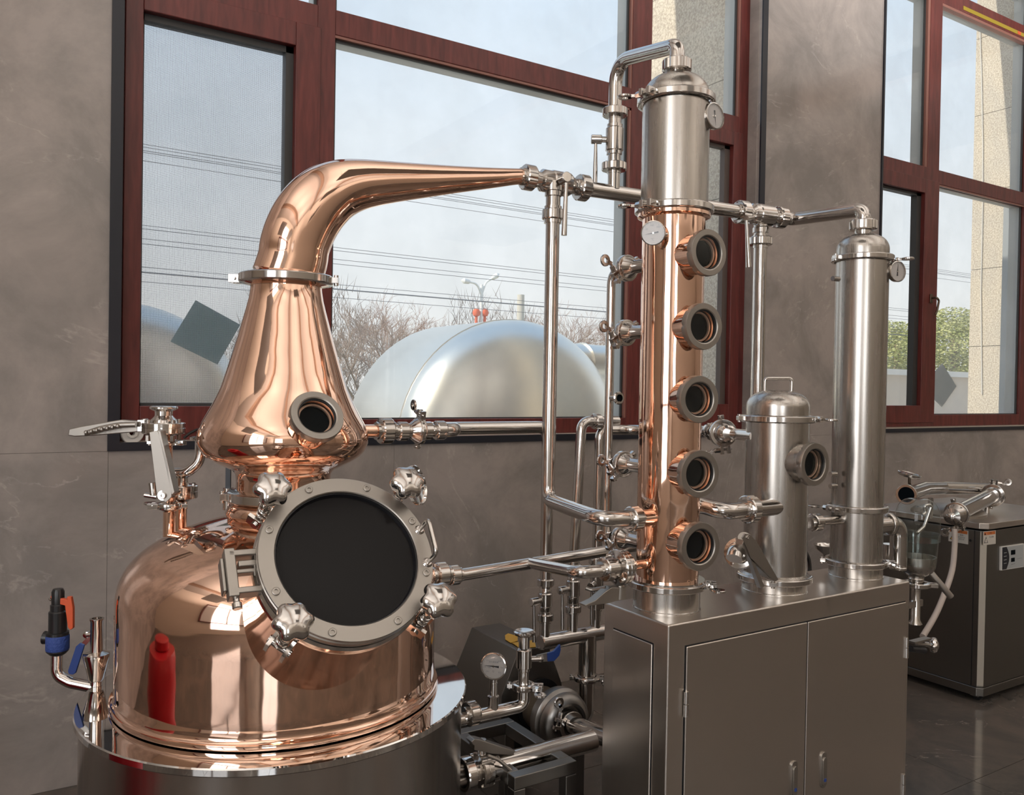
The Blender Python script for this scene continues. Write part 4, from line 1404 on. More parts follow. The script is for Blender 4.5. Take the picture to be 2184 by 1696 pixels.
MB().cyl(LP(347, 1057, 2.27), LP(386, 1045, v2t), 0.014, seg=20).build('lever_stem', STEEL, v2)
# small lever cylinder at the left
MB().cyl(LP(325, 1030, 2.38), LP(328, 1056, 2.38), 0.011, seg=20).cyl(LP(309, 1056, 2.38), LP(335, 1060, 2.38), 0.007, seg=14).build('side_cock', STEEL, v2)

# curved steel bend from the second valve up to the onion head
pb = [P2(400, 1012), P2(415, 1004), P2(428, 975), P2(430, 940)]
q2 = PT(430, 945, v2t + 0.02)
o = MB().tube([PT(372, 1010, v2t), PT(396, 1010, v2t), PT(427, 985, v2t + 0.01), PT(428, 940, v2t + 0.02)], 0.0155, 0.055, 24).lathe(PT(428, 938, v2t + 0.02), up, [(0.0155, -0.004), (0.030, 0.0), (0.030, 0.008), (0.0155, 0.010)], 32).build('return_bend', STEEL, None, smooth=50)
tag(o, 'curved steel return bend rising from the lower valve to the left of the onion head', 'pipe')
o = MB().tube([PT(392, 935, v2t + 0.05), PT(405, 924, v2t + 0.06), PT(420, 916, v2t + 0.07), PT(436, 915, v2t + 0.09)], 0.004, 0.04, 8).build('sensor_lead', BLACKP, None)
tag(o, 'short black lead beside the steel return bend', 'cable')
# roll of white tape on the sill
rc_ = PY(280, 922, WY + 0.03)
tr = thing('tape_roll', (rc_.x, rc_.y, ZS), 'roll of off-white tape standing on the window sill behind the plier-like handle', 'tape roll')
MB().ring(rc_, (0.15, -1, 0.0), 0.014, 0.046, -0.018, 0.018, 40, 0.003).build('roll', TAPEW, tr, smooth=30)
MB().ring(rc_ - V((0, 0.02, 0)), (0.15, -1, 0.0), 0.012, 0.022, -0.004, 0.006, 32).build('core', PAPER, tr, smooth=30)
MB().abox(rc_.x - 0.01, rc_.x + 0.01, rc_.y - 0.01, rc_.y + 0.01, ZS + 0.012, rc_.z - 0.044).build('loose_end', TAPEW, tr)

# ----------------------------------------------------------------- relief valve and funnel cock standing on the rim plate
fb = PZ(205, 1462, 0.757)
ft = dep(fb)
Q = lambda px, py: PT(px, py, ft)
fx, fy = fb.x, fb.y
zf = lambda py: on_vert((fx, fy), py)
fc = thing('funnel_cock', (fx, fy, 0.757), 'small steel funnel cock with a blue lever on the rim left of the pot', 'valve')
MB().lathe((fx, fy, 0), up, [(0.0, 0.7575), (0.016, 0.7575), (0.016, zf(1452)), (0.020, zf(1448)), (0.032, zf(1408)), (0.0345, zf(1398)), (0.034, zf(1394)), (0.0165, zf(1389)), (0.0165, zf(1325)), (0.0185, zf(1322)), (0.0185, zf(1319)), (0.013, zf(1319)), (0.013, zf(1326)), (0.0, zf(1326))], 44).build('funnel_body', STEEL, fc, smooth=30)
MB().cyl(Q(186, 1354), Q(205, 1352), 0.0075, seg=16).lathe(Q(185, 1354), -FW, [(0.009, -0.004), (0.009, 0.004), (0, 0.006)], 18).build('stem', STEEL, fc)
MB().prism([Q(190, 1356), Q(199, 1360), Q(184, 1376), Q(172, 1374)], -FW * 0.004).build('lever_tang', STEEL, fc)
MB().prism([Q(173, 1370), Q(183, 1374), Q(181, 1380), Q(164, 1434), Q(158, 1438), Q(149, 1437), Q(147, 1430), Q(164, 1378)], -FW * 0.007).build('blue_grip', BLUE, fc, bevel=0.002, label='blue plastic lever grip')
rv = thing('relief_valve', Q(120, 1450), 'black relief valve with orange lever and blue wrapped collar, left of the copper pot', 'valve')
MB().tube([Q(200, 1466), Q(150, 1456), Q(120, 1440), Q(121, 1385)], 0.0155, 0.05, 24).build('elbow_pipe', STEEL, rv, smooth=50)
ra = V((Q(123, 1340).x, Q(123, 1340).y, 0))
zr = lambda py: on_vert((ra.x, ra.y), py)
MB().lathe((ra.x, ra.y, 0), up, [(0.016, zr(1397)), (0.022, zr(1394)), (0.029, zr(1388)), (0.029, zr(1386))], 32).build('base_nut', BLACKP, rv)
MB().lathe((ra.x, ra.y, 0), up, [(0.028, zr(1387)), (0.030, zr(1384)), (0.030, zr(1357)), (0.028, zr(1353))], 40).build('blue_collar', BLUEL, rv, label='collar wrapped in blue tape')
MB().lathe((ra.x, ra.y, 0), up, [(0.029, zr(1354)), (0.0285, zr(1348)), (0.0235, zr(1347)), (0.0235, zr(1305)), (0.0215, zr(1303)), (0.0195, zr(1302)), (0.0195, zr(1290)), (0.0165, zr(1288)), (0.0165, zr(1262)), (0.013, zr(1256)), (0.0, zr(1255))], 40).build('bonnet', BLACKP, rv, smooth=30)
MB().cyl(Q(112, 1362), Q(94, 1360), 0.016, 0.018, 24).build('outlet', BLACKP, rv)
MB().prism([Q(112, 1269), Q(147, 1277), Q(147, 1271), Q(156, 1271), Q(160, 1295), Q(160, 1338), Q(154, 1342), Q(149, 1336), Q(143, 1290), Q(115, 1283)], -FW * 0.012).build('orange_lever', ORANGE, rv, bevel=0.002, label='orange plastic test lever')
MB().tube([Q(116, 1275), Q(108, 1281), Q(106, 1276)], 0.003, 0.006, 8).build('pin', BRONZE, rv)
# ================================================================= STEEL CABINET
ZC = 0.95
cx0, cx1, cy0, cy1 = 1.616, 2.742, 1.722, 2.005
cab = thing('steel_cabinet', ((cx0 + cx1) / 2, (cy0 + cy1) / 2, 0), 'brushed steel two-door cabinet carrying the three columns', 'cabinet')
MB().abox(cx0, cx1, cy0, cy1, 0.04, ZC).build('carcass', SHEET, cab, bevel=0.006)
for a in (cx0 + 0.05, cx1 - 0.05):
    for b in (cy0 + 0.04, cy1 - 0.04):
        MB().cyl((a, b, 0), (a, b, 0.04), 0.02, seg=20).build('foot', BLACKP, cab)
# recessed joints of the mitred frame, drawn as thin dark strips behind proud doors
d0 = PY(1459.5, 1500, cy0).x; d1 = PY(1717, 1450, cy0).x; d2 = PY(1927, 1400, cy0).x
zd = PY(1459.5, 1379.7, cy0).z
for i, (a, b) in enumerate(((d0, d1 - 0.002), (d1 + 0.002, d2))):
    MB().abox(a - 0.003, b + 0.003, cy0 - 0.0006, cy0, 0.07, zd + 0.003).build('door_gap', DARK, cab, smooth=0)
    dr = MB().abox(a, b, cy0 - 0.007, cy0 - 0.0008, 0.073, zd).build('door', SHEET, cab, bevel=0.003)
    hx_ = a - 0.002 if i == 0 else b + 0.002
    for zz_ in ([PY(1458, 1500, cy0).z, 0.25] if i == 0 else [PY(1928, 1380, cy0).z, 0.25]):
        MB().cyl((hx_, cy0 - 0.009, zz_ - 0.035), (hx_, cy0 - 0.009, zz_ - 0.001), 0.0075, seg=14).cyl((hx_, cy0 - 0.009, zz_ + 0.001), (hx_, cy0 - 0.009, zz_ + 0.035), 0.0068, seg=14).build('hinge', STEEL, dr)
    pc = PY(1688, 1660, cy0) if i == 0 else PY(1751, 1640, cy0)
    hb = MB()
    pts = []
    for k in range(24):
        an = 2 * math.pi * k / 24
        pts.append(V((pc.x + 0.0135 * math.cos(an), cy0 - 0.012, pc.z + 0.0135 * math.sin(an) + (0.044 if math.sin(an) > 0 else -0.044))))
    hb.prism(pts, (0, 0.006, 0))
    hb.build('latch_plate', SATIN, dr, bevel=0.001)
    pts = [V((p.x * 0.68 + pc.x * 0.32, cy0 - 0.0165, (p.z - pc.z) * 0.80 + pc.z - 0.004)) for p in pts]
    MB().prism(pts, (0, 0.005, 0)).build('latch_lever', SATIN, dr, bevel=0.0008)
    MB().cyl((pc.x, cy0 - 0.0175, pc.z - 0.030), (pc.x, cy0 - 0.016, pc.z - 0.030), 0.0062, seg=16).build('blue_button', BLUE, dr, label='blue key-cover disc')
# side panel
sp0, sp1 = PX(1392.5, 1400, cx0), PX(1308.8, 1400, cx0)
zs_ = PX(1392.5, 1374, cx0).z
MB().abox(cx0 - 0.0006, cx0, sp0.y - 0.003, sp1.y + 0.003, 0.07, zs_ + 0.003).build('panel_gap', DARK, cab, smooth=0)
MB().abox(cx0 - 0.006, cx0 - 0.0008, sp0.y, sp1.y, 0.073, zs_).build('side_panel', SHEET, cab, bevel=0.003)

YC = 1.872


def colx(px, py, y=YC): return PY(px, py, y).x


# ================================================================= COPPER COLUMN WITH STEEL CONDENSER
xc = PY(1423, 1200, YC).x
tC = dep((xc, YC, 1.5))
KC = tC / FOC                # metres per pixel at the column
zq = lambda py: on_vert((xc, YC), py)
fcol = lambda py, dy=0.0: zq(py)
Rc = 66.0 * KC
colm = thing('distillation_column', (xc, YC, ZC), 'tall copper column with five portholes and a brushed steel condenser on top', 'column')
MB().lathe((xc, YC, 0), up, [(Rc * 1.09, ZC), (Rc * 1.09, ZC + 0.004), (Rc * 1.07, ZC + 0.006), (Rc * 1.07, zq(1246))], 72).build('steel_base', BRUSH, colm, smooth=30)
zcl = zq(1243)
clamp_ring(colm, (xc, YC, zcl), up, Rc * 1.27, 0.022, (0.75, -0.66, 0), name='base_clamp', big=True)
MB().ring((xc, YC, zcl), up, Rc * 0.9, Rc * 1.2, 0.010, 0.016, 64).build('base_flange', STEEL, colm, smooth=30)
z_top = zq(462)
MB().lathe((xc, YC, 0), up, [(Rc, zcl - 0.005), (Rc, zcl + 0.02), (Rc, z_top)], 96).build('copper_shell', COPPER, colm, smooth=30)
MB().lathe((xc, YC, 0), up, [(Rc * 1.02, z_top - 0.010), (Rc * 1.16, z_top - 0.004), (Rc * 1.16, z_top + 0.006)], 72).build('copper_flange', COPPER, colm, smooth=30)
ztc = zq(449)
clamp_ring(colm, (xc, YC, ztc), up, Rc * 1.26, 0.024, (-0.98, -0.2, 0), name='middle_clamp', big=True)
Rs = 70.5 * KC
z_s1 = zq(226)
MB().lathe((xc, YC, 0), up, [(Rs, ztc + 0.008), (Rs, z_s1)], 96).build('condenser_shell', BRUSH, colm, smooth=30)
clamp_ring(colm, (xc, YC, zq(217)), up, Rs * 1.17, 0.024, (-0.99, -0.12, 0), name='top_clamp', big=True)
dm = [(Rs * 0.985, zq(212))]
z0d, z1d = zq(205), zq(160)
dm = [(Rs * 0.985, z0d - 0.012)]
for k in range(14):
    q = k / 13 * rad(78)
    dm.append((Rs * 0.985 * math.cos(q) ** 0.75, z0d + (z1d - z0d) * (math.sin(q) / math.sin(rad(78))) ** 1.1))
dm.append((0.0, z1d + 0.001))
MB().lathe((xc, YC, 0), up, dm, 96).build('condenser_dome', BRUSH, colm, smooth=60)
MB().cyl((xc, YC, z1d - 0.006), (xc, YC, zq(138)), 17 * KC, seg=32).build('dome_neck', STEEL, colm)
# five portholes facing the camera's right
cdir = V((CAM.x - xc, CAM.y - YC, 0)).normalized()
for i, (px, py, rr_) in enumerate(((1513, 538.5, 51), (1502.5, 696, 51), (1492.5, 852, 51.5), (1493.5, 1011.5, 52), (1494.5, 1166.5, 53))):
    ang = (41, 39, 36, 37, 37.5)[i]
    n = Matrix.Rotation(rad(ang), 3, 'Z') @ cdir
    # distance from axis so that the face centre projects to px
    L = 0.15
    for _ in range(30):
        c_ = V((xc, YC, 1.5)) + n * L
        q = V((c_.x, c_.y, zq(py))) - CAM
        x_ = 1092 + FOC * q.dot(RT) / q.dot(FW)
        L += (px - x_) * 0.0009
    c2 = (xc + n.x * L, YC + n.y * L)
    z_ = on_vert(c2, py)
    sight(colm, (c2[0], c2[1], z_), n, rr_ * dep((c2[0], c2[1], z_)) / FOC, max(0.03, L - Rc * 0.75), COPPER)
# inlet stubs on the left
def stub(parent, p0, p1, r, m=COPPER, name='inlet_stub'):
    return MB().cyl(p0, p1, r, seg=28).build(name, m, parent)


# short and tall steel columns
xs_ = PY(1652, 1200, YC).x
zs2 = lambda py: on_vert((xs_, YC), py)
KS = dep((xs_, YC, 1.3)) / FOC
R2 = 65.3 * KS
scol = thing('steel_vessel', (xs_, YC, ZC), 'short brushed steel vessel with a domed lid, handle and one porthole, middle of the cabinet', 'vessel')
MB().lathe((xs_, YC, 0), up, [(R2 * 1.045, ZC), (R2 * 1.045, ZC + 0.003), (R2 * 1.03, ZC + 0.005), (R2 * 1.03, zs2(1232))], 72).build('base_ring', BRUSH, scol, smooth=30)
clamp_ring(scol, (xs_, YC, zs2(1229)), up, R2 * 1.20, 0.022, (0.75, 0.6, 0), name='base_clamp', big=True)
MB().lathe((xs_, YC, 0), up, [(R2 * 1.1, zs2(1229)), (R2 * 1.12, zs2(1222)), (R2 * 1.0, zs2(1218)), (R2, zs2(1216)), (R2, zs2(893))], 96).build('shell', BRUSH, scol, smooth=30)
clamp_ring(scol, (xs_, YC, zs2(893)), up, R2 * 1.2, 0.024, (0.90, -0.43, 0), name='lid_clamp', big=True)
z0d, z1d = zs2(868), zs2(832)
dm = [(R2, zs2(885)), (R2, z0d)]
for k in range(1, 14):
    q = k / 13 * rad(90)
    dm.append((R2 * math.cos(q) ** 0.72 if k < 13 else 0.0, z0d + (z1d - z0d) * math.sin(q)))
lid = MB().lathe((xs_, YC, 0), up, dm, 96).build('domed_lid', BRUSH, scol, smooth=60)
hz = zs2(836)
MB().tube([V((xs_, YC, hz)) - RT * 0.044, V((xs_, YC, zs2(807))) - RT * 0.044, V((xs_, YC, zs2(807))) + RT * 0.044, V((xs_, YC, hz)) + RT * 0.044], 0.0055, 0.012, 14).build('handle', STEEL, lid)
# its porthole
cd2 = V((CAM.x - xs_, CAM.y - YC, 0)).normalized()
n = Matrix.Rotation(rad(50), 3, 'Z') @ cd2
L = 0.15
for _ in range(40):
    q = V((xs_ + n.x * L, YC + n.y * L, zs2(991))) - CAM
    L += (1739 - (1092 + FOC * q.dot(RT) / q.dot(FW))) * 0.0009
c2 = (xs_ + n.x * L, YC + n.y * L)
sight(scol, (c2[0], c2[1], on_vert(c2, 991)), n, 45 * KS, L - R2 * 0.7, BRUSH)

xt = PY(1825, 1200, YC).x
zt_ = lambda py: on_vert((xt, YC), py)
KT = dep((xt, YC, 1.5)) / FOC
R3 = 53.0 * KT
tcol = thing('steel_condenser_column', (xt, YC, ZC), 'tall slim brushed steel column at the right end of the cabinet', 'column')
MB().lathe((xt, YC, 0), up, [(R3 * 1.05, ZC), (R3 * 1.05, ZC + 0.003), (R3 * 1.03, ZC + 0.005), (R3 * 1.03, zt_(1198))], 72).build('base_ring', BRUSH, tcol, smooth=30)
clamp_ring(tcol, (xt, YC, zt_(1198)), up, R3 * 1.19, 0.022, (0.7, -0.7, 0), name='base_clamp', big=True)
MB().lathe((xt, YC, 0), up, [(R3, zt_(1198)), (R3, zt_(1082))], 72).build('lower_shell', BRUSH, tcol, smooth=30)
clamp_ring(tcol, (xt, YC, zt_(1082)), up, R3 * 1.19, 0.022, -RT - FW * 0.5, name='middle_clamp', big=True)
MB().lathe((xt, YC, 0), up, [(R3, zt_(1078)), (R3, zt_(552))], 96).build('upper_shell', BRUSH, tcol, smooth=30)
clamp_ring(tcol, (xt, YC, zt_(553)), up, R3 * 1.19, 0.022, RT * 0.9 + FW * 0.3, name='lid_clamp', big=True)
z0d, z1d = zt_(534), zt_(500)
dm = [(R3, zt_(548)), (R3, z0d)]
for k in range(1, 14):
    q = k / 13 * rad(90)
    dm.append((R3 * math.cos(q) ** 0.72 if k < 13 else 0.0, z0d + (z1d - z0d) * math.sin(q)))
MB().lathe((xt, YC, 0), up, dm, 96).build('domed_lid', BRUSH, tcol, smooth=60)
MB().cyl((xt, YC, z1d - 0.01), (xt, YC, zt_(486)), 15.5 * KT, seg=28).build('lid_neck', STEEL, tcol)
for (px, py) in ((1776, 594), (1771, 1012), (1771, 1037)):
    q = PY(px, py, YC + 0.01)
    MB().cyl(V((xt, YC, q.z)) + (q - V((xt, YC, q.z))) * 0.8, q, 0.009, seg=14).build('plug', STEEL, tcol)

# ================================================================= VAPOUR MAIN
ZM = 2.262
YM = 2.205
def onm(px, py, y=YM): return PY(px, py, y)
p0 = onm(1127, 379, YM + 0.015)
pa, pb_ = onm(1242, 400), onm(1242, 400)
# valve 1 between the swan neck and the main
va = onm(1127, 379, 2.222); vb_ = onm(1242, 401)
dm_ = (vb_ - va).normalized()
tv = thing('three_way_valve', (va + vb_) / 2, 'steel tee valve with a hanging lever between the copper swan neck and the vapour pipe', 'valve')
rp = 15.5 * dep(vb_) / FOC
c_ = onm(1186, 389)
L2 = (vb_ - va).length
MB().lathe(va, dm_, [(rp * 1.05, 0.0), (rp * 1.05, L2 * 0.20), (rp * 1.5, L2 * 0.24), (rp * 1.5, L2 * 0.40), (rp * 1.62, L2 * 0.42), (rp * 1.62, L2 * 0.72), (rp * 1.4, L2 * 0.76), (rp * 1.05, L2 * 0.82), (rp * 1.05, L2)], 8 * 4).build('valve_body', STEEL, tv, smooth=30)
union_nut(tv, va, dm_, 27.5 * dep(va) / FOC, 0.034, rp)
union_nut(tv, vb_, dm_, 28 * dep(vb_) / FOC, 0.034, rp)
dv = onm(1179, 458)
MB().lathe((dv.x, dv.y, 0), up, [(rp * 1.0, dv.z - 0.03), (rp * 1.0, dv.z + 0.055), (rp * 1.15, dv.z + 0.058), (rp * 1.15, dv.z + 0.072), (rp * 1.3, dv.z + 0.074), (rp * 1.3, c_.z)], 32).build('lower_port', STEEL, tv, smooth=30)
union_nut(tv, dv, up, 23.5 * dep(dv) / FOC, 0.032, rp)
lp = onm(1210, 377, YM - 0.075)
MB().cyl(c_ + V((0.02, 0, 0)), lp, 0.0125, seg=20).cyl(lp + (c_ - lp) * 0.5, lp, 0.0165, seg=24, ch=0.002).build('stem', STEEL, tv)
l0, l1 = onm(1208, 385, YM - 0.065), onm(1203, 502, YM - 0.065)
MB().tube([l0, l1], 0.006, None, 14, radii=[(0, 0.0055), (0.55, 0.0055), (0.6, 0.0085), (1, 0.009)]).build('lever', STEEL, tv)

# the main itself: behind the condenser to the second tee
m0_ = vb_; m1_ = onm(1582, 453)
pipe('vapour_pipe', 'long horizontal steel vapour pipe passing behind the condenser', [m0_, m1_], 16.3 * dep(m0_) / FOC * 1.0)
# riser with valve and the goose pipe to the condenser top
r0, r1, r2_, r3_ = onm(1303, 412), onm(1306, 356), onm(1311, 239), None
rx_, ry_ = onm(1308, 330).x, YM - 0.005
zr_ = lambda py: on_vert((rx_, ry_), py)
rpp = 12.5 * dep((rx_, ry_, 2.4)) / FOC
pipe('riser_pipe', 'short steel riser pipe standing on the vapour pipe below the lever valve', [(rx_, ry_, ZM), (rx_, ry_, zr_(356))], rpp * 1.05)
ball_valve('steel lever valve on the riser left of the condenser', (rx_, ry_, zr_(356)), (rx_, ry_, zr_(240)), -RT, 0.0300, rpp, 0.155, (0, 0, -1), nutR=27 * dep((rx_, ry_, 2.4)) / FOC, body=0.44)
topn = V((xc, YC, zq(141)))
gz_ = PY(1425, 100, YC).z
pipe('goose_pipe', 'polished steel pipe bending over from the lever valve into the condenser top',
     [(rx_, ry_, zr_(245)), (rx_, ry_, onm(1325, 143, YM).z + 0.012), (xc, YC, zq(97)), (xc, YC, zq(132))], 15.8 * tC / FOC, [0.085, 0.05])
un = thing('union_fitting', topn, 'slotted steel union nut on top of the condenser dome', 'fitting')
union_nut(un, topn, up, 31 * KC, 0.034, 15 * KC)
# second tee valve on the right
w0, w1_ = onm(1582, 453), PY(1663, 464, 2.19)
dw = (w1_ - w0).normalized()
t2 = thing('three_way_valve', (w0 + w1_) / 2, 'steel tee valve with a hanging lever between the short vessel and the tall steel column', 'valve')
Lw = (w1_ - w0).length
rp2 = 15 * dep(w0) / FOC
MB().lathe(w0, dw, [(rp2, 0), (rp2, Lw * 0.22), (rp2 * 1.45, Lw * 0.26), (rp2 * 1.45, Lw * 0.36), (rp2 * 1.55, Lw * 0.38), (rp2 * 1.55, Lw * 0.74), (rp2, Lw * 0.80), (rp2, Lw)], 32).build('valve_body', STEEL, t2, smooth=30)
union_nut(t2, w0, dw, 25 * dep(w0) / FOC, 0.036, rp2)
union_nut(t2, w1_, dw, 24 * dep(w0) / FOC, 0.036, rp2)
dv2 = onm(1622, 515)
MB().lathe((dv2.x, dv2.y, 0), up, [(rp2 * 0.95, dv2.z - 0.03), (rp2 * 0.95, dv2.z + 0.03), (rp2 * 1.15, dv2.z + 0.032), (rp2 * 1.15, dv2.z + 0.05), (rp2, dv2.z + 0.055), (rp2, onm(1625, 457).z)], 32).build('lower_port', STEEL, t2, smooth=30)
union_nut(t2, dv2, up, 25 * dep(dv2) / FOC, 0.030, rp2 * 0.9)
l0, l1 = onm(1592, 470, YM - 0.05), onm(1597, 570, YM - 0.05)
MB().tube([l0, l1], 0.006, None, 14, radii=[(0, 0.005), (0.5, 0.005), (0.56, 0.0085), (1, 0.0105)]).cyl(onm(1625, 460), onm(1592, 466, YM - 0.05), 0.010, seg=16).build('lever', STEEL, t2)
# pipe over to the tall column
pipe('goose_pipe', 'steel pipe bending down from the tee valve into the top of the tall slim column',
     [w1_, PY(1690, 468, 2.18), (xt, YC, PY(1812, 441, YC).z), (xt, YC, zt_(484))], 14.8 * KT, [0.05, 0.07])
un = thing('union_fitting', (xt, YC, zt_(481)), 'slotted steel union nut on top of the tall slim column', 'fitting')
union_nut(un, (xt, YC, zt_(481)), up, 28.5 * KT, 0.034, 14.5 * KT)
# right-hand downcomer
zln = PY(1740, 1114, YC).z
pipe('downcomer_pipe', 'polished steel pipe dropping from the tee valve behind the short vessel', [(dv2.x, dv2.y, dv2.z - 0.01), (dv2.x, dv2.y, zln), (dv2.x + 0.12, dv2.y - 0.10, zln)], 14.0 * dep(dv2) / FOC, 0.06)
pipe('link_pipe', 'short thin steel pipe between the short vessel and the tall slim column', [(dv2.x + 0.11, dv2.y - 0.09, zln + 0.004), (xt - 0.235, YC + 0.0, zln + 0.004), (xt - R3 * 0.9, YC, zln)], 9.5 * KT, 0.06)
q = PY(1739, 1114, YC)
un = thing('union_fitting', q, 'slotted steel union nut between the short vessel and the tall slim column', 'fitting')
union_nut(un, q, (1, 0, 0), 18 * KT, 0.036, 9.5 * KT)
# left downcomer: fat pipe in front of the window
dxy = (onm(1179, 800).x, YM)
zl = PY(1183, 1066, YM).z
e1_ = PY(1282, 1108, YC - 0.02)
e2_ = PY(1350, 1108, YC - 0.02)
Rd = 15.0 * dep(dv) / FOC
pipe('downcomer_pipe', 'polished steel pipe dropping in front of the centre window and turning to the copper column', [(dv.x, dv.y, dv.z - 0.01), (dv.x, dv.y, zl), e1_, e2_ + V((0.02, 0, 0))], Rd, [0.05, 0.10])
un = thing('union_fitting', e2_, 'slotted steel union nut joining the fat bent pipe to the copper column', 'fitting')
union_nut(un, PY(1352, 1107, YC - 0.02), (1, 0, 0), 26 * KC, 0.032, Rd)
stub(colm, PY(1360, 1107, YC - 0.02), V((xc - 0.02, YC - 0.02, e2_.z)), 18 * KC)
# right outlet of the column into the short vessel
g0 = PY(1470, 1076, YC + 0.03); g1 = PY(1545, 1092, YC - 0.055); g2 = PY(1600, 1086, YC - 0.055)
pipe('transfer_pipe', 'curved polished pipe from the copper column to the short steel vessel', [V((xc + 0.05, YC + 0.03, g0.z)), g0 + V((0.03, 0, 0)), g1, g2 + V((0.02, 0, 0))], 18 * KC, [0.06, 0.08])
un = thing('union_fitting', g2, 'slotted steel union nut on the left side of the short steel vessel', 'fitting')
union_nut(un, PY(1598, 1086, YC - 0.055), (1, 0, 0), 28 * KS, 0.032, 17 * KS)
MB().cyl(PY(1606, 1086, YC - 0.055), V((xs_ - 0.02, YC - 0.055, PY(1606, 1086, YC - 0.055).z)), 17 * KS, seg=28).build('inlet_stub', STEEL, scol)
# ================================================================= THINNER PIPES BEHIND THE COLUMN
# onion outlet, valve and its run at the back
YB = 2.60
oz = PY(900, 918, 2.30)
o0 = V((ax + 0.222, ay + 0.01, PY(800, 919, ay).z))
MB().cyl(o0 - V((0.01, 0, 0)), PY(812, 919, 2.305), 0.0185, seg=28).build('side_outlet', COPPER, still)
a1, a2, a3 = PY(822, 919, 2.305), PY(858, 920, 2.305), PY(938, 918, 2.305)
cv = thing('check_valve', (a1 + a3) / 2, 'steel clamp valve between slotted nuts at the right side of the onion head', 'valve')
K9 = dep(a2) / FOC
union_nut(cv, a1, (1, 0, 0), 28 * K9, 0.036, 16 * K9)
union_nut(cv, a2, (1, 0, 0), 20.5 * K9, 0.030, 14 * K9)
union_nut(cv, a3, (1, 0, 0), 21 * K9, 0.032, 12 * K9)
mid = PY(893, 919, 2.305)
MB().lathe(mid, (1, 0, 0), [(13 * K9, -0.050), (13 * K9, -0.032), (21 * K9, -0.020), (27 * K9, -0.008), (27 * K9, 0.002), (25 * K9, 0.006), (20 * K9, 0.012), (20 * K9, 0.038), (13 * K9, 0.042), (13 * K9, 0.060)], 40).build('valve_body', STEEL, cv, smooth=30)
clamp_ring(cv, mid + V((0.002, 0, 0)), (1, 0, 0), 30 * K9, 0.018, (0, -0.25, 1))
b0, b1 = PY(962, 916, 2.305), V((0, 0, 0))
run = PY(1100, 912, YB)
zrun = run.z
x5 = PY(1168, 1000, YB).x
Rb = 11.5 * dep(run) / FOC
pipe('wash_pipe', 'steel pipe from the onion head along the window sill down to the manifold',
     [a3, PY(972, 916, 2.305), V((PY(972, 916, 2.305).x + 0.06, YB, zrun)), V((x5, YB, zrun)), V((x5, YB, PY(1163, 1240, YB).z))], Rb * 1.15, [0.04, 0.04, 0.05])
# three vertical pipes and ball valves on the manifold
zmf = PY(1210, 1361, YB).z
mx0, mx1 = PY(1152, 1371, YB).x, PY(1300, 1350, YB).x + 0.12
Rm = 17 * dep((mx0, YB, zmf)) / FOC
mani = thing('manifold', (mx0, YB, zmf - 0.5), 'horizontal steel manifold pipe carrying three ball valves, left of the cabinet', 'manifold')
MB().cyl((mx0, YB, zmf), (mx1, YB, zmf), Rm, seg=32, ch=0.003).build('header', STEEL, mani)
x3 = PY(1222, 1270, YB).x; x4 = PY(1272, 1250, YB).x
vz = [(x5, 1236, 1322), (x3, 1205, 1304), (x4, 1190, 1296)]
labs = ['leftmost ball valve on the manifold, below the window-sill pipe', 'middle ball valve on the manifold', 'rightmost ball valve on the manifold, half hidden by the butterfly valve lever']
for i, (x, ya, yb) in enumerate(vz):
    za, zb2 = on_vert((x, YB), ya), on_vert((x, YB), yb)
    MB().cyl((x, YB, zmf), (x, YB, zb2), Rb * 1.0, seg=24).build('branch', STEEL, mani)
    side = V((-1, -0.15, 0)) if i < 2 else V((-0.6, -0.4, 0))
    ball_valve(labs[i], (x, YB, zb2 + 0.01), (x, YB, za - 0.01), side, 0.0265, Rb * 1.0, 0.15, (0.03, 0, -1), nutR=0.0325, body=0.40, sp=0)
xd = PY(1252, 1420, YB).x
zcp = on_vert((xd, YB), 1446)
MB().cyl((xd, YB, zmf), (xd, YB, zcp), 19 * dep((xd, YB, zcp)) / FOC, seg=32).build('drop_leg', STEEL, mani)
clamp_ring(mani, (xd, YB, zcp), up, 0.052, 0.020, (0.8, -0.6, 0), name='clamp')
pipe('pump_riser', 'steel pipe rising from the pump to the clamp below the manifold', [(xd, YB, zcp), (xd, YB, on_vert((xd, YB), 1520)), (xd - 0.08, YB, on_vert((xd, YB), 1560))], 17 * dep((xd, YB, zcp)) / FOC, 0.05)
# pipe 3
x3t = PY(1240, 930, YB).x
z3t = PY(1262, 899, YB).z
xr3 = PY(1296, 900, YB).x
pipe('cooling_pipe', 'steel pipe with a rounded top bend, between the window-sill pipe and the copper column', [(xr3 + 0.05, YB, z3t), (x3t, YB, z3t), (x3, YB, on_vert((x3, YB), 1215))], Rb, 0.04)
un = thing('union_fitting', (PY(1272, 899, YB)), 'slotted steel union nut on the rounded bend behind the thin standpipe', 'fitting')
union_nut(un, PY(1272, 899, YB), (1, 0, 0), 18 * dep(run) / FOC, 0.026, Rb)
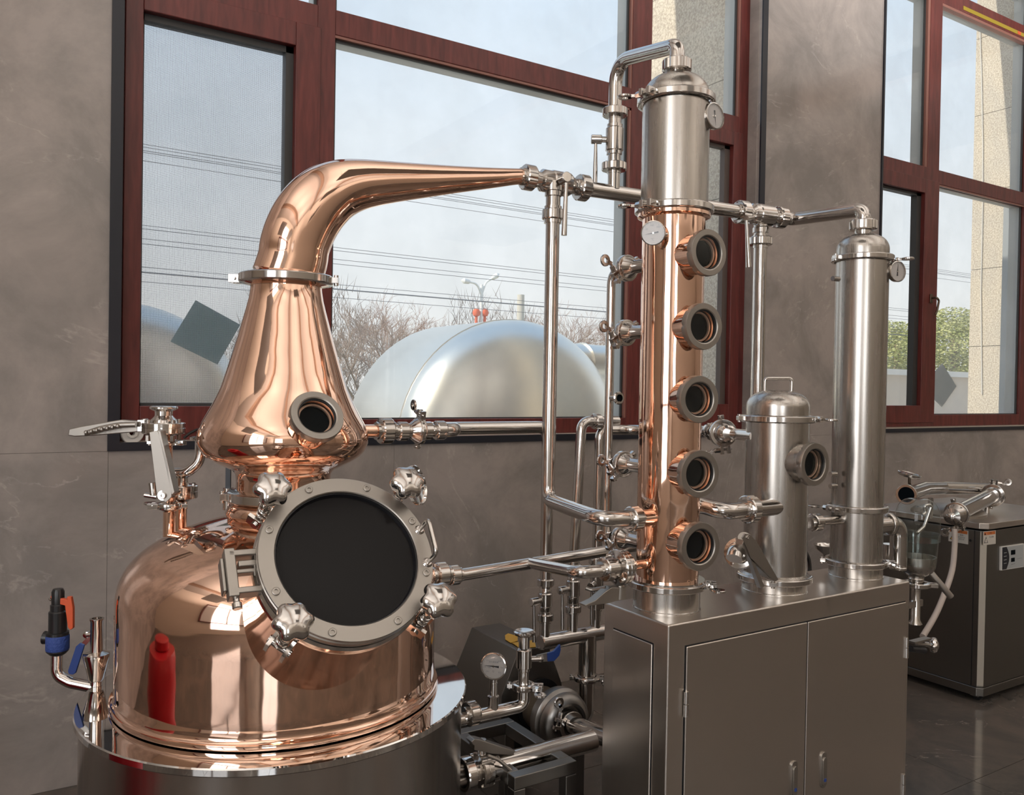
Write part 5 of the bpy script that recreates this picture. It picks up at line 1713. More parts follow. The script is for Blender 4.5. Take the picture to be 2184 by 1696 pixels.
# pipe 4 continuing behind the column to the short vessel
x4t = PY(1279, 960, YB).x
z4t = PY(1330, 916, YB).z
pc0 = PY(1498, 919, 2.42)
e4 = PY(1592, 931, YC + 0.02)
pipe('cooling_pipe', 'steel pipe running behind the copper column to the clamp of the short vessel', [(x4, YB, on_vert((x4, YB), 1200)), (x4t, YB, z4t), (pc0.x - 0.25, YB - 0.02, z4t), PY(1515, 920, 2.25), e4 + V((0.04, 0, 0))], Rb, [0.04, 0.2, 0.05])
s0_, s1_ = PY(1515, 920, 2.25), e4
ds = (s1_ - s0_).normalized()
cv = thing('clamp_valve', s0_ + ds * 0.1, 'small steel clamp valve left of the short vessel, below the window frame', 'valve')
K8 = dep(s0_) / FOC
union_nut(cv, s0_ + ds * 0.02, ds, 19 * K8, 0.030, 11 * K8)
LL = (s1_ - s0_).length
MB().lathe(s0_ + ds * LL * 0.30, ds, [(12 * K8, -0.03), (20 * K8, -0.02), (22 * K8, 0), (22 * K8, 0.02), (19 * K8, 0.05), (17 * K8, 0.055), (17 * K8, 0.10), (13 * K8, 0.105)], 36).build('valve_body', STEEL, cv, smooth=30)
clamp_ring(cv, s0_ + ds * LL * 0.38, ds, 28 * K8, 0.02, (0, -0.3, -1))
# standpipe with four branches to the left side of the copper column
sx_, sy_ = PY(1298, 900, 2.14).x, 2.14
zs3 = lambda py: on_vert((sx_, sy_), py)
Rst = 9.5 * dep((sx_, sy_, 1.6)) / FOC
stp = thing('standpipe', (sx_, sy_, zs3(1100)), 'thin steel standpipe with clamped branches beside the copper column', 'pipe')
def to_col(py_a, py_b):
    a = V((sx_, sy_, zs3(py_a)))
    b = V((xc - 0.02, YC + 0.02, zq(py_b) if py_b else a.z))
    b.z = a.z
    return a, b
za = zs3(577)
a_, b_ = V((sx_, sy_, za)), V((xc, YC, za))
dcol = (b_ - a_).normalized()
MB().tube([(sx_, sy_, zs3(1160)), (sx_, sy_, za), a_ + dcol * 0.12], Rst, 0.05, 20).build('tube', STEEL, stp, smooth=50)
for py, kind in ((577, 0), (712, 1), (986, 1), (1141, 1)):
    z = zs3(py)
    a_ = V((sx_, sy_, z))
    full = (V((xc, YC, z)) - a_).length
    mb = MB()
    if kind: mb.lathe(a_ - dcol * 0.012, dcol, [(0.0, -0.012), (0.008, 0.0), (0.016, 0.035), (0.024, 0.05)], 28)
    mb.lathe(a_ + dcol * 0.05, dcol, [(Rst, 0.0), (0.024, 0.006), (0.028, 0.012), (0.036, 0.020), (0.037, 0.026), (0.034, 0.030), (0.024, 0.055), (0.021, 0.065), (0.021, full - 0.05 - Rc * 0.8)], 36)
    mb.build('branch', STEEL, stp, smooth=30)
    clamp_ring(stp, a_ + dcol * 0.072, dcol, 0.042, 0.020, (-0.3, -0.8, -0.25), name='branch_clamp')
q = V((sx_, sy_, zs3(849)))
n_ = (CAM - q); n_.z = 0; n_.normalize(); n_ = (n_ * 0.8 + RT * 0.6).normalized()
MB().tube([q, q + n_ * 0.045], 0.009, None, 16).lathe(q + n_ * 0.045, n_, [(0.009, -0.006), (0.020, 0.0), (0.021, 0.004), (0.018, 0.008), (0.0125, 0.008), (0.0125, 0.0), (0, 0.0)], 28).build('open_ferrule', STEEL, stp, smooth=30)
MB().cyl(q + n_ * 0.046, q + n_ * 0.0475, 0.0115, seg=20).build('dark_bore', VOID, stp)

# ================================================================= POT OUTLET PIPE, FORK AND BUTTERFLY VALVE
YP = 2.22
u0 = PY(936, 1226, YP); u1 = PY(966, 1227, YP)
K7 = dep(u1) / FOC
MB().cyl(V((ax + 0.38, YP, u0.z)), u0, 16 * K7, seg=28).build('side_outlet', COPPER, still)
of = thing('outlet_fitting', u0, 'pair of slotted steel nuts on the right side of the copper pot beside the manway', 'fitting')
union_nut(of, PY(940, 1226, YP), (1, 0, 0), 26 * K7, 0.036, 15 * K7)
union_nut(of, PY(968, 1227, YP), (1, 0, 0), 21 * K7, 0.030, 13 * K7)
rl0 = PY(968, 1229, YP); rl1 = PY(1400, 1158, YP)
fk = thing('outlet_pipe', rl0, 'steel outlet pipe from the pot that forks behind the copper column', 'pipe')
MB().tube([rl0, rl1], 13.0 * K7, None, 28).build('main_tube', STEEL, fk, smooth=50)
f0 = PY(1132, 1201, YP)
f1 = PY(1236, 1222, YC + 0.0); f2 = PY(1300, 1216, YC + 0.0)
MB().tube([f0, f1, f2], 13.5 * dep(f1) / FOC, 0.06, 28).build('fork_tube', STEEL, fk, smooth=50)
bc = PY(1316, 1211, YC); X_ = V((1, 0, 0))
bv = thing('butterfly_valve', bc, 'steel butterfly valve with a pointed lever at the lower left of the copper column', 'valve')
MB().lathe(bc, X_, [(15 * KC, -0.040), (22 * KC, -0.032), (24 * KC, -0.028), (24 * KC, -0.012), (20 * KC, -0.010), (28 * KC, -0.004), (36 * KC, -0.002), (37 * KC, 0.0), (37 * KC, 0.010), (36 * KC, 0.011), (36 * KC, 0.0125), (37 * KC, 0.0135), (37 * KC, 0.024), (35 * KC, 0.026), (24 * KC, 0.027), (24 * KC, 0.044), (16 * KC, 0.048), (14 * KC, 0.06)], 48).build('valve_body', STEEL, bv, smooth=25)
union_nut(bv, bc - X_ * 0.038, X_, 25 * KC, 0.026, 14 * KC)
for k in range(4):
    a = rad(45 + 90 * k)
    q = bc + V((0, 31 * KC * math.cos(a), 31 * KC * math.sin(a)))
    MB().cyl(q - X_ * 0.012, q + X_ * 0.004, 0.0055, seg=12).build('bolt', STEEL, bv)
MB().cyl(bc - up * 0.03 + X_ * 0.012, PY(1323, 1256, YC), 0.012, seg=20).build('stem', STEEL, bv)
hb = lambda px, py, y=YC - 0.02: PY(px, py, y)
MB().cyl(hb(1321, 1250, YC), hb(1320, 1276, YC), 15 * KC, 14.5 * KC, seg=32).build('lever_boss', SATIN, bv)
MB().prism([hb(1305, 1253), hb(1292, 1262), hb(1270, 1281), hb(1248, 1291), hb(1249, 1294), hb(1300, 1287), hb(1320, 1281), hb(1322, 1254)], (0, 0.030, 0)).build('pointed_lever', SATIN, bv, bevel=0.002)
MB().tube([PY(1249, 1254, YC + 0.05), PY(1262, 1259, YC + 0.04), PY(1292, 1254, YC)], 0.006, 0.03, 12).build('lever_tine', SATIN, bv)
MB().cyl(bc + X_ * 0.055, V((xc - 0.03, YC, bc.z)), 9.5 * KC, seg=24).build('inlet', COPPER, bv, label='copper inlet stub')

# ================================================================= GAUGES
g = PT(1393, 497, 2.40)
nn = (CAM - g).normalized()
nn = (nn + RT * -0.10 + up * 0.06).normalized()
gauge('round dial thermometer on the front of the copper column, above the portholes', g, nn, 26.5 * dep(g) / FOC, [g - nn * 0.014, g - nn * 0.03 + RT * 0.01, V((xc - 0.01, YC - Rc * 0.85, zq(515)))], needle=190, stem_r=0.008,
      texts=[('100', 100, 0.62, 0.2), ('150', 50, 0.62, 0.2), ('50', 150, 0.62, 0.2), ('°C', 262, 0.5, 0.26)])
g = PT(1526, 247, 2.46)
cc = V((CAM.x - xc, CAM.y - YC, 0)).normalized()
nn = Matrix.Rotation(rad(47), 3, 'Z') @ cc
nn = (nn + up * 0.05).normalized()
gauge('dial thermometer on a thick stem at the upper right of the condenser', g, nn, 28.5 * dep(g) / FOC, [g - nn * 0.014, V((xc, YC, g.z - 0.012)) + nn * Rs * 0.7], needle=-85, stem_r=0.0125)
g = PT(1915.5, 579, dep((xt, YC, 2.0)) - 0.05)
nn = Matrix.Rotation(rad(45), 3, 'Z') @ V((CAM.x - xt, CAM.y - YC, 0)).normalized()
gauge('small dial thermometer at the upper right of the tall slim column', g, nn, 22.5 * dep(g) / FOC, [g - nn * 0.014, g - nn * 0.04, V((xt, YC, g.z - 0.004)) + nn * R3 * 0.6], needle=88, stem_r=0.0085, stem_m=BRONZE)

# ================================================================= FILL ASSEMBLY WITH PRESSURE GAUGE, right of the drum
YG = 2.18
fz = PY(1040, 1522, YG)
K6 = dep(fz) / FOC
fl = thing('fill_pipe', (fz.x, YG, fz.z - 0.1), 'bent steel inlet pipe leaving the right side of the jacket drum', 'pipe')
MB().tube([V((ax + 0.44, YG, fz.z)), PY(1104, 1516, YG) - V((0, 0, PY(1104, 1516, YG).z - fz.z)), V((PY(1118, 1470, YG).x, YG, fz.z + 0.075)), V((PY(1118, 1470, YG).x, YG, PY(1118, 1462, YG).z))] if False else
          [V((ax + 0.40, YG, fz.z)), V((PY(1117, 1500, YG).x, YG, fz.z)), V((PY(1117, 1500, YG).x, YG, PY(1117, 1466, YG).z))], 13.5 * K6, 0.06, 28, nb=14).build('bent_tube', STEEL, fl, smooth=50)
union_nut(fl, PY(1005, 1522, YG), (1, 0, 0), 26 * K6, 0.030, 14 * K6)
gx = PY(1052, 1490, YG).x
zg = lambda py: on_vert((gx, YG), py)
MB().lathe((gx, YG, 0), up, [(11.5 * K6, zg(1518)), (11.5 * K6, zg(1488)), (12.5 * K6, zg(1486)), (12.5 * K6, zg(1484)), (8.5 * K6, zg(1482)), (8.5 * K6, zg(1456))], 28).build('gauge_branch', STEEL, fl, smooth=30)
g = PY(1052, 1422, YG - 0.022)
nn = (CAM - g); nn.z *= 0.25; nn.normalize()
nn = (nn - RT * 0.30).normalized()
gt = [('0', 190, 0.66, 0.16), ('0.1', 140, 0.62, 0.17), ('0.2', 92, 0.60, 0.17), ('0.3', 42, 0.62, 0.17), ('0.4', -4, 0.66, 0.16), ('0.5', -40, 0.64, 0.17), ('-0.1', 222, 0.62, 0.17), ('压力真空表', 90, 0.30, 0.15), ('MPa', 205, 0.33, 0.13), ('G', 268, 0.38, 0.2)]
gauge('white-faced pressure gauge standing on the steel inlet pipe beside the drum', g, nn, 28.5 * K6, [V((gx, YG, zg(1447))), V((gx, YG, zg(1466)))], needle=179, marks=True, case=0.022, stem_r=8 * K6, texts=gt)
bx2 = PY(1117, 1430, YG).x
zb3 = lambda py: on_vert((bx2, YG), py)
bq = thing('ball_valve', (bx2, YG, zb3(1460)), 'upright ball valve with a blue grip beside the pressure gauge', 'valve')
MB().lathe((bx2, YG, 0), up, [(13 * K6, zb3(1458)), (11.5 * K6, zb3(1454)), (11.5 * K6, zb3(1432)), (13.5 * K6, zb3(1430)), (13.5 * K6, zb3(1425)), (17 * K6, zb3(1423)), (17 * K6, zb3(1386)), (15.5 * K6, zb3(1384)), (12 * K6, zb3(1382)), (12 * K6, zb3(1358)), (23 * K6, zb3(1353)), (24 * K6, zb3(1350)), (24 * K6, zb3(1347)), (20 * K6, zb3(1345)), (12 * K6, zb3(1347)), (0, zb3(1349))], 40).build('valve_body', STEEL, bq, smooth=30)
clamp_ring(bq, (bx2, YG, zb3(1464)), up, 25 * K6, 0.020, (0.75, -0.66, 0.0))
bp = lambda px, py, y=YG - 0.01: PY(px, py, y)
MB().cyl(V((bx2, YG - 0.005, zb3(1405))), bp(1154, 1405), 0.009, seg=16).lathe(bp(1153, 1404), (1, 0, 0), [(0.013, -0.004), (0.013, 0.004), (0.0, 0.005)], 6).build('stem', STEEL, bq)
MB().prism([bp(1144, 1397), bp(1170, 1391), bp(1170, 1410), bp(1148, 1412)], (0, -0.004, 0)).build('lever_tang', SATIN, bq)
MB().prism([bp(1165, 1392), bp(1178, 1388), bp(1192, 1373), bp(1193, 1385), bp(1190, 1397), bp(1179, 1409), bp(1166, 1410)], (0, -0.009, 0)).build('blue_grip', BLUE, bq, bevel=0.002, label='blue plastic lever grip')

# ================================================================= PUMP, its hood, the big pipe and the stand
zh = 0.60
h1 = PZ(1013, 1337, zh); h4 = PZ(1098, 1390, zh); h3 = PZ(1194, 1388, zh)
hx0, hx1_, hy0, hy1 = h1.x, h3.x - 0.0, h4.y, h1.y
hx0 = (h1.x + h4.x) / 2 - 0.0
pm = thing('pump', ((hx0 + hx1_) / 2, hy0 - 0.15, 0), 'centrifugal pump with a round cast casing under a sloping steel motor hood', 'pump')
fl_ = 0.075
zb_h = 0.26
hv = [(hx0, hy0, zh), (hx1_, hy0, zh), (hx1_ + fl_ * 0.9, hy0, zh - 0.16), (hx1_ + fl_ * 0.9, hy0, zb_h), (hx0 - fl_, hy0, zb_h), (hx0 - fl_, hy0, zh - 0.16)]
MB().prism(hv, (0, hy1 - hy0, 0)).build('motor_hood', SHEETD, pm, bevel=0.004)
vc = PY(1205, 1540, 2.50)
KV = dep(vc) / FOC
Yv = V((0, -1, 0))
RV = 66 * KV
mcy = V((vc.x - 0.005, hy0, vc.z))
MB().ring(V((vc.x, hy0 - 0.003, vc.z + 0.01)), Yv, 0.0, 0.100, 0.0, 0.004, 48).build('hood_opening', DARK, pm)
MB().lathe(V((vc.x, hy0 + 0.06, vc.z)), Yv, [(0.0, 0), (0.075, 0), (0.082, 0.02), (0.082, hy0 + 0.06 - vc.y - 0.03), (0.0, hy0 + 0.06 - vc.y - 0.02)], 40).build('motor_body', mat('tan_motor_paint', (0.20, 0.16, 0.12), 0.5), pm, smooth=30)
MB().prism([PY(1150, 1480, vc.y + 0.06), PY(1172, 1478, vc.y + 0.06), PY(1176, 1492, vc.y + 0.06), PY(1158, 1505, vc.y + 0.06)], (0, -0.002, 0)).build('yellow_tag', TAPEY, pm, smooth=0)
MB().lathe(vc + V((0, 0.03, 0)), Yv, [(0.0, -0.05), (RV * 0.75, -0.05), (RV * 0.98, -0.035), (RV, -0.02), (RV, 0.0), (RV * 0.93, 0.006), (RV * 0.90, 0.012), (RV * 0.93, 0.020), (RV * 0.90, 0.036), (RV * 0.80, 0.052), (RV * 0.66, 0.058), (RV * 0.58, 0.054), (RV * 0.54, 0.040), (RV * 0.30, 0.038), (0.0, 0.038)], 72).build('casing', CAST, pm, smooth=35)
inl = vc + V((0.0, -0.010, 0.0))
clamp_ring(pm, vc + V((0, -0.035, 0)), Yv, 30 * KV, 0.022, (-1, 0, 0.3), name='inlet_clamp')
YL = 2.22
bp0, bp1 = PY(1042, 1638, YL), PY(1300, 1570, YL)
bp1.z = bp0.z = (bp0.z + bp1.z) / 2
RL = 24 * dep(bp0) / FOC
MB().cyl(vc + V((0, 0.0, 0)), V((vc.x, YL, bp0.z + (vc.z - bp0.z) * 0.35)), 19 * KV, seg=28).build('suction_pipe', STEEL, pm)
fx0, fx1 = hx0 - 0.10, hx1_ + 0.14
for x in (fx0 + 0.03, fx1 - 0.03):
    for y in (hy0 - 0.05, hy1 - 0.05):
        MB().abox(x - 0.02, x + 0.02, y - 0.02, y + 0.02, 0.0, zb_h - 0.04).build('leg', SHEETD, pm, smooth=0)
MB().abox(fx0, fx1, hy0 - 0.09, hy1, zb_h - 0.04, zb_h).build('base_plate', SHEETD, pm, smooth=0)
MB().abox(vc.x - 0.05, vc.x + 0.05, vc.y + 0.05, hy0, zb_h - 0.04, vc.z - 0.075).build('foot', DARK, pm, bevel=0.004)
bp2 = V((PX(1282, 1575, cx0).x + 0.25, YL, bp0.z))
pipe('suction_line', 'thick polished steel pipe running low from the drum valve towards the cabinet', [bp0, V((1.75, YL, bp0.z))], RL, m=STEEL, seg=40)
dvv = thing('butterfly_valve', bp0, 'open-ended butterfly valve with a two-armed flat lever on the thick low pipe beside the drum', 'valve')
q = PY(1010, 1640, YL); q.z = bp0.z
e0 = PY(985, 1640, YL).x
L5 = bp0.x - e0
MB().lathe(V((e0, YL, bp0.z)), X_, [(RL * 1.1, 0.0), (RL * 1.42, 0.0), (RL * 1.48, 0.004), (RL * 1.48, L5 * 0.30), (RL * 1.35, L5 * 0.34), (RL * 1.0, L5 * 0.40), (RL * 1.0, L5 * 0.52), (RL * 1.45, L5 * 0.56), (RL * 1.55, L5 * 0.60), (RL * 1.55, L5 * 0.74), (RL * 1.50, L5 * 0.75), (RL * 1.55, L5 * 0.76), (RL * 1.55, L5 * 0.92), (RL * 1.3, L5 * 0.98), (RL * 1.3, L5 * 1.25), (RL * 1.0, L5 * 1.30), (RL * 0.9, L5 * 1.30), (RL * 0.9, L5 * 0.5), (RL * 1.05, L5 * 0.2)], 56, closed=True).build('valve_body', STEEL, dvv, smooth=25)
MB().cyl(V((e0 + L5 * 0.5, YL, bp0.z)), V((e0 + L5 * 0.52, YL, bp0.z)), RL * 0.95, seg=32).build('disc', VOID, dvv)
for k in range(4):
    a = rad(45 + 90 * k)
    q = V((e0 + L5 * 0.5, YL + RL * 1.42 * math.cos(a), bp0.z + RL * 1.42 * math.sin(a)))
    MB().cyl(q, q + X_ * L5 * 0.5, 0.006, seg=12).build('bolt', STEEL, dvv)
cl_ = lambda px, py, y=YL - 0.02: PY(px, py, y)
MB().cyl(V((e0 + L5 * 0.75, YL, bp0.z + RL * 1.2)), V((e0 + L5 * 0.72, YL, cl_(1012, 1588).z)), 0.016, 0.014, seg=20).build('stem', STEEL, dvv)
MB().prism([cl_(1005, 1583), cl_(1012, 1577), cl_(1024, 1578), cl_(1101, 1603), cl_(1093, 1610), cl_(1010, 1590)], (0, 0.035, 0)).build('upper_arm', SATIN, dvv, bevel=0.002)
MB().prism([cl_(1012, 1588), cl_(1093, 1608), cl_(1092, 1611), cl_(1050, 1608), cl_(1012, 1600)], (0, 0.032, 0)).build('arm_skirt', SATIN, dvv, bevel=0.001)
MB().tube([cl_(1040, 1612, YL - 0.05), cl_(1062, 1620, YL - 0.06), cl_(1095, 1647, YL - 0.07)], 0.0055, 0.05, 10).build('lower_arm', SATIN, dvv)
# stand of square tube
st0, st1 = PY(1090, 1662, 2.12), PY(1222, 1628, 2.12)
zst_ = (st0.z + st1.z) / 2 + 0.014
ps_ = thing('pipe_stand', ((st0.x + st1.x) / 2, 2.2, 0), 'low square-tube steel stand under the thick polished pipe', 'stand')
hw_ = 0.020
MB().abox(st0.x, st1.x, 2.10, 2.14, zst_ - 0.04, zst_).build('rail', SHEETD, ps_, bevel=0.003)
MB().abox(st0.x, st1.x, 2.46, 2.50, zst_ - 0.04, zst_).build('rail', SHEETD, ps_, bevel=0.003)
for x in (st0.x + 0.02, st1.x - 0.02):
    MB().abox(x - 0.02, x + 0.02, 2.1405, 2.4595, zst_ - 0.04, zst_).build('cross_rail', SHEETD, ps_, bevel=0.003)
    for y in (2.12, 2.48):
        MB().abox(x - 0.02, x + 0.02, y - 0.02, y + 0.02, 0.0, zst_ - 0.041).build('leg', SHEETD, ps_, bevel=0.003)
MB().abox(st0.x + 0.0405, st1.x - 0.0405, 2.115, 2.125, 0.20, 0.24).build('lower_tie', SHEETD, ps_, bevel=0.002)
# yellow gloves / cards lying on the hood
for i, pl in enumerate((([1077, 1356], [1084, 1352], [1104, 1358], [1104, 1368], [1089, 1372], [1078, 1365]), ([1092, 1372], [1140, 1366], [1143, 1381], [1108, 1383]))):
    cp = MB().prism([PZ(x, y, zh + 0.002) for x, y in pl], (0, 0, 0.002)).build('yellow_label', YELLOW, None, smooth=0)
    tag(cp, ['yellow paper label lying at the back of the motor hood', 'yellow paper label lying on the motor hood behind the upright ball valve'][i], 'label')

# ================================================================= DRAIN VALVE at the foot of the short vessel
YD = 1.80
dq = lambda px, py, y=YD: PY(px, py, y)
dc = dq(1578, 1180)
dd = (V((xs_, YC, dc.z)) - dc); dd = V((0.75, 0.42, -0.18)).normalized()
K5 = dep(dc) / FOC
dvl = thing('butterfly_valve', dc, 'butterfly valve with a forked flat lever at the lower left of the short steel vessel', 'valve')
MB().lathe(dc - dd * 0.008, dd, [(19 * K5, -0.040), (22 * K5, -0.030), (24 * K5, -0.014), (24 * K5, -0.006), (32 * K5, -0.004), (33 * K5, 0.0), (33 * K5, 0.010), (31 * K5, 0.011), (33 * K5, 0.012), (33 * K5, 0.024), (30 * K5, 0.028), (20 * K5, 0.034), (18 * K5, 0.10)], 48).build('valve_body', STEEL, dvl, smooth=25)
_u, _v, _w2 = frame(dd)
for k in range(4):
    a = rad(30 + 90 * k)
    q = dc + (_u * math.cos(a) + _v * math.sin(a)) * 28 * K5
    MB().cyl(q - dd * 0.016, q + dd * 0.004, 0.005, seg=12).build('bolt', STEEL, dvl)
MB().tube([dc - dd * 0.03, dc - dd * 0.06, dc - dd * 0.075 - up * 0.02], 17 * K5, 0.02, 24).build('elbow', STEEL, dvl)
MB().cyl(dq(1582, 1165), dq(1588, 1148, YD - 0.04), 0.017, 0.020, seg=24).build('stem', SATIN, dvl)
lf = lambda px, py: dq(px, py, YD - 0.06)
MB().prism([lf(1581, 1147), lf(1587, 1138), lf(1598, 1140), lf(1612, 1155), lf(1659, 1237), lf(1650, 1240), lf(1600, 1190), lf(1590, 1165)], (0, -0.004, 0)).build('upper_arm', SATIN, dvl, bevel=0.001)
MB().prism([lf(1587, 1152), lf(1604, 1176), lf(1652, 1240), lf(1640, 1232), lf(1601, 1194), lf(1583, 1162)], (0, 0.028, 0)).build('arm_skirt', SATIN, dvl, bevel=0.001)
MB().prism([lf(1597, 1182), lf(1604, 1186), lf(1631, 1251), lf(1623, 1255), lf(1610, 1220)], (0, 0.016, 0)).build('lower_arm', SATIN, dvl, bevel=0.001)
socket_bolt(MB(), None, lf(1592, 1146) - V((0, 0.004, 0)), V((0, -1, 0)), 0.006, 0.003).build('lever_bolt', STEEL, dvl)

# coil of black cable and an open steel cup behind the cabinet
q = PY(1716, 1208, 2.36)
cco = thing('cable_coil', q, 'coil of black cable behind the cabinet between the two steel columns', 'cable')
cm = MB()
for k in range(4):
    cm.lathe(q + V((0, 0.0, -0.004 * k)), V((0.35, -1, 0.1)), [(0.052 + 0.006 * k, -0.004), (0.060 + 0.006 * k, -0.004), (0.060 + 0.006 * k, 0.004), (0.052 + 0.006 * k, 0.004)], 40, closed=True)
cm.build('loops', DARK, cco, smooth=50)
q = PY(1764, 1166, 2.5)
cup = MB().lathe(q, up, [(0.012, -0.06), (0.018, -0.035), (0.050, -0.012), (0.058, 0.006), (0.060, 0.008), (0.054, 0.008), (0.045, -0.008), (0.0, -0.02)], 40).build('reducer_cup', STEEL, None, smooth=50)
tag(cup, 'open steel reducer cup behind the foot of the tall slim column', 'fitting')
cps = MB().cyl(q - up * 0.06, V((q.x, q.y, q.z - 0.5)), 0.012, seg=16).build('stalk', STEEL, cup)
cps.parent = cup; cps.location = -cup.location

# ================================================================= SPIRIT SAFE at the right end of the cabinet
YS = 1.87
sc = PY(1955, 1200, YS)
px_, py_ = sc.x, YS
zp = lambda py: on_vert((px_, py_), py)
KP = dep(sc) / FOC
sf = thing('spirit_safe', (px_, py_, zp(1330)), 'glass-domed steel spirit safe on a thin post at the right end of the cabinet', 'spirit safe')
gd = []
for k in range(15):
    q_ = k / 14 * math.pi / 2
    gd.append((44.5 * KP * math.cos(q_) ** 0.55 if k < 14 else 0.0, zp(1108) + (zp(1063) - zp(1108)) * math.sin(q_)))
MB().lathe((px_, py_, 0), up, [(44.5 * KP, zp(1152)), (44.5 * KP, zp(1115))] + gd, 64).build('glass_dome', GLASSC, sf, smooth=60, label='clear glass dome')
MB().lathe((px_, py_, 0), up, [(38 * KP, zp(1202)), (39 * KP, zp(1198)), (42 * KP, zp(1145)), (45 * KP, zp(1137)), (43.5 * KP, zp(1137)), (41 * KP, zp(1146)), (37.5 * KP, zp(1196))], 64, closed=True).build('glass_cup', GLASSC, sf, smooth=60, label='flared clear glass cup')
hb_ = [(16 * KP, zp(1234))]
for k in range(10):
    q_ = rad(-68) + k / 9 * rad(68)
    hb_.append((38 * KP * math.cos(q_), zp(1200) + (zp(1200) - zp(1232)) * math.sin(q_) * 1.0))
hb_ += [(38.5 * KP, zp(1186)), (36.5 * KP, zp(1186)), (36 * KP, zp(1200)), (0, zp(1204))]
MB().lathe((px_, py_, 0), up, hb_, 64).build('steel_bowl', BRUSH, sf, smooth=40)
MB().lathe((px_, py_, 0), up, [(15 * KP, zp(1252)), (15 * KP, zp(1230))], 32).build('bowl_neck', STEEL, sf)
clamp_ring(sf, (px_, py_, zp(1246)), up, 29 * KP, 0.018, RT * 0.9 - FW * 0.2, wing=False)
MB().lathe((px_, py_, 0), up, [(9 * KP, zp(1322)), (14 * KP, zp(1329)), (14 * KP, zp(1331)), (9.5 * KP, zp(1331)), (9.0 * KP, zp(1331))][::-1] + [(9 * KP, zp(1250))], 28).build('post', STEEL, sf, smooth=40)
MB().lathe((px_, py_, 0), up, [(0.004, zp(1196)), (0.004, zp(1120)), (0.010, zp(1118)), (0.010, zp(1082)), (0.0, zp(1080))], 20).build('hydrometer', GLASSG, sf)
MB().tube([(px_ + 0.03, py_, zp(1100)), (px_ + 0.055, py_, zp(1095)), (px_ + 0.04, py_, zp(1080)), (px_ + 0.075, py_ - 0.01, zp(1078)), (px_ + 0.045, py_, zp(1125)), (px_, py_, zp(1137))], 0.006, 0.02, 10).build('spout_tube', STEEL, sf)
MB().tube([PY(1972, 1210, YS), PY(1985, 1222, YS - 0.02), PY(2028, 1273, YS - 0.06)], 0.0125, None, 16).build('drain_arm', SATIN, sf)
MB().box(PY(1947, 1288, YS), X_ * 0.05, V((0, 0.01, 0)), up * 0.012).build('bracket', STEEL, sf)
# its knob on a bracket below
kb = thing('bracket_knob', PY(1990, 1376, YS), 'steel star knob on a flat bracket at the right side of the cabinet', 'knob')
star_knob(kb, PY(1991, 1376, YS), RT * 0.9 - FW * 0.4, 0.030, 0.040)
MB().box(PY(1962, 1366, YS), X_ * 0.055, V((0, 0.014, 0)), up * 0.004).cyl(PY(1955, 1374, YS), PY(1990, 1376, YS), 0.006, seg=14).build('bracket', SATIN, kb)
MB().cyl(PY(1942, 1384, YS), PY(1972, 1388, YS), 0.012, seg=16).build('stub', DARK, kb)
# pipes from the tall column down to the right end of the cabinet
zel = PY(1890, 1118, YC).z
o = MB().tube([(xt + R3 * 0.8, YC, zel), (PY(1912, 1118, YC).x, YC - 0.01, zel), (PY(1912, 1118, YC).x, YC - 0.01, ZC - 0.0)], 17 * KP, 0.05, 28).ring((PY(1892, 1118, YC).x, YC, zel), X_, 0.01, 24 * KP, -0.012, 0.012, 40, 0.002).build('outlet_elbow', STEEL, None, smooth=50)
tag(o, 'steel elbow from the foot of the tall slim column down to the cabinet top', 'pipe')
o = MB().cyl((PY(1906, 1200, YC + 0.07).x - 0.03, YC + 0.07, ZC), (PY(1906, 1200, YC + 0.07).x - 0.03, YC + 0.07, PY(1900, 1160, YC + 0.07).z), 15 * KP, seg=28).build('capped_pipe', STEEL, None, smooth=50)
tag(o, 'short capped steel pipe standing at the back right corner of the cabinet top', 'pipe')

# ================================================================= CHILLER
cc0 = PZ(2091, 1502, 0.0)
lx = cc0.x - 0.0
fy_ = cc0.y
tch = dep((lx, fy_, 1.0))
chx0, chx1, chy0, chy1 = lx, lx + 0.95, fy_, min(fy_ + 0.72, 3.2)
zv = lambda py: on_vert((chx0, chy0), py)
ch = thing('chiller', (chx0 + 0.4, chy0 + 0.3, 0), 'dark brushed-steel chiller cabinet on castors at the far right, below the window', 'chiller')
z0c, z1c = zv(1488), zv(1134)
cham = 0.022
MB().prism([(chx0 + cham, chy0, z0c + 0.045), (chx0, chy0 + cham, z0c + 0.045), (chx0, chy1, z0c + 0.045), (chx1, chy1, z0c + 0.045), (chx1, chy0, z0c + 0.045)], (0, 0, z1c - z0c - 0.045)).build('body', SHEETD, ch, bevel=0.003)
MB().prism([(chx0 + cham, chy0 - 0.004, z0c), (chx0 - 0.004, chy0 + cham, z0c), (chx0 - 0.004, chy1, z0c), (chx1, chy1, z0c), (chx1, chy0 - 0.004, z0c)], (0, 0, 0.044)).build('base_frame', SHEETD, ch, bevel=0.003)
zl0, zl1 = zv(1130), zv(1117)
MB().prism([(chx0 + cham, chy0 - 0.012, zl0), (chx0 - 0.012, chy0 + cham, zl0), (chx0 - 0.012, chy1, zl0), (chx1, chy1, zl0), (chx1, chy0 - 0.012, zl0)], (0, 0, zl1 - zl0)).build('lid', SHEET, ch, bevel=0.003)
cn = V((-1, -1, 0)).normalized()
MB().box((chx0 + cham / 2 - 0.001, chy0 + cham / 2 - 0.001, (z0c + 0.05 + z1c) / 2), cn * 0.001, V((1, -1, 0)).normalized() * (cham * 0.72), up * ((z1c - z0c - 0.06) / 2)).build('corner_strip', mat('pale_corner_strip', (0.60, 0.55, 0.47), 0.35, 1.0), ch, smooth=0)
zA = lambda py: PX(2070, py, chx0).z
ysm = PX(2075, 1300, chx0).y
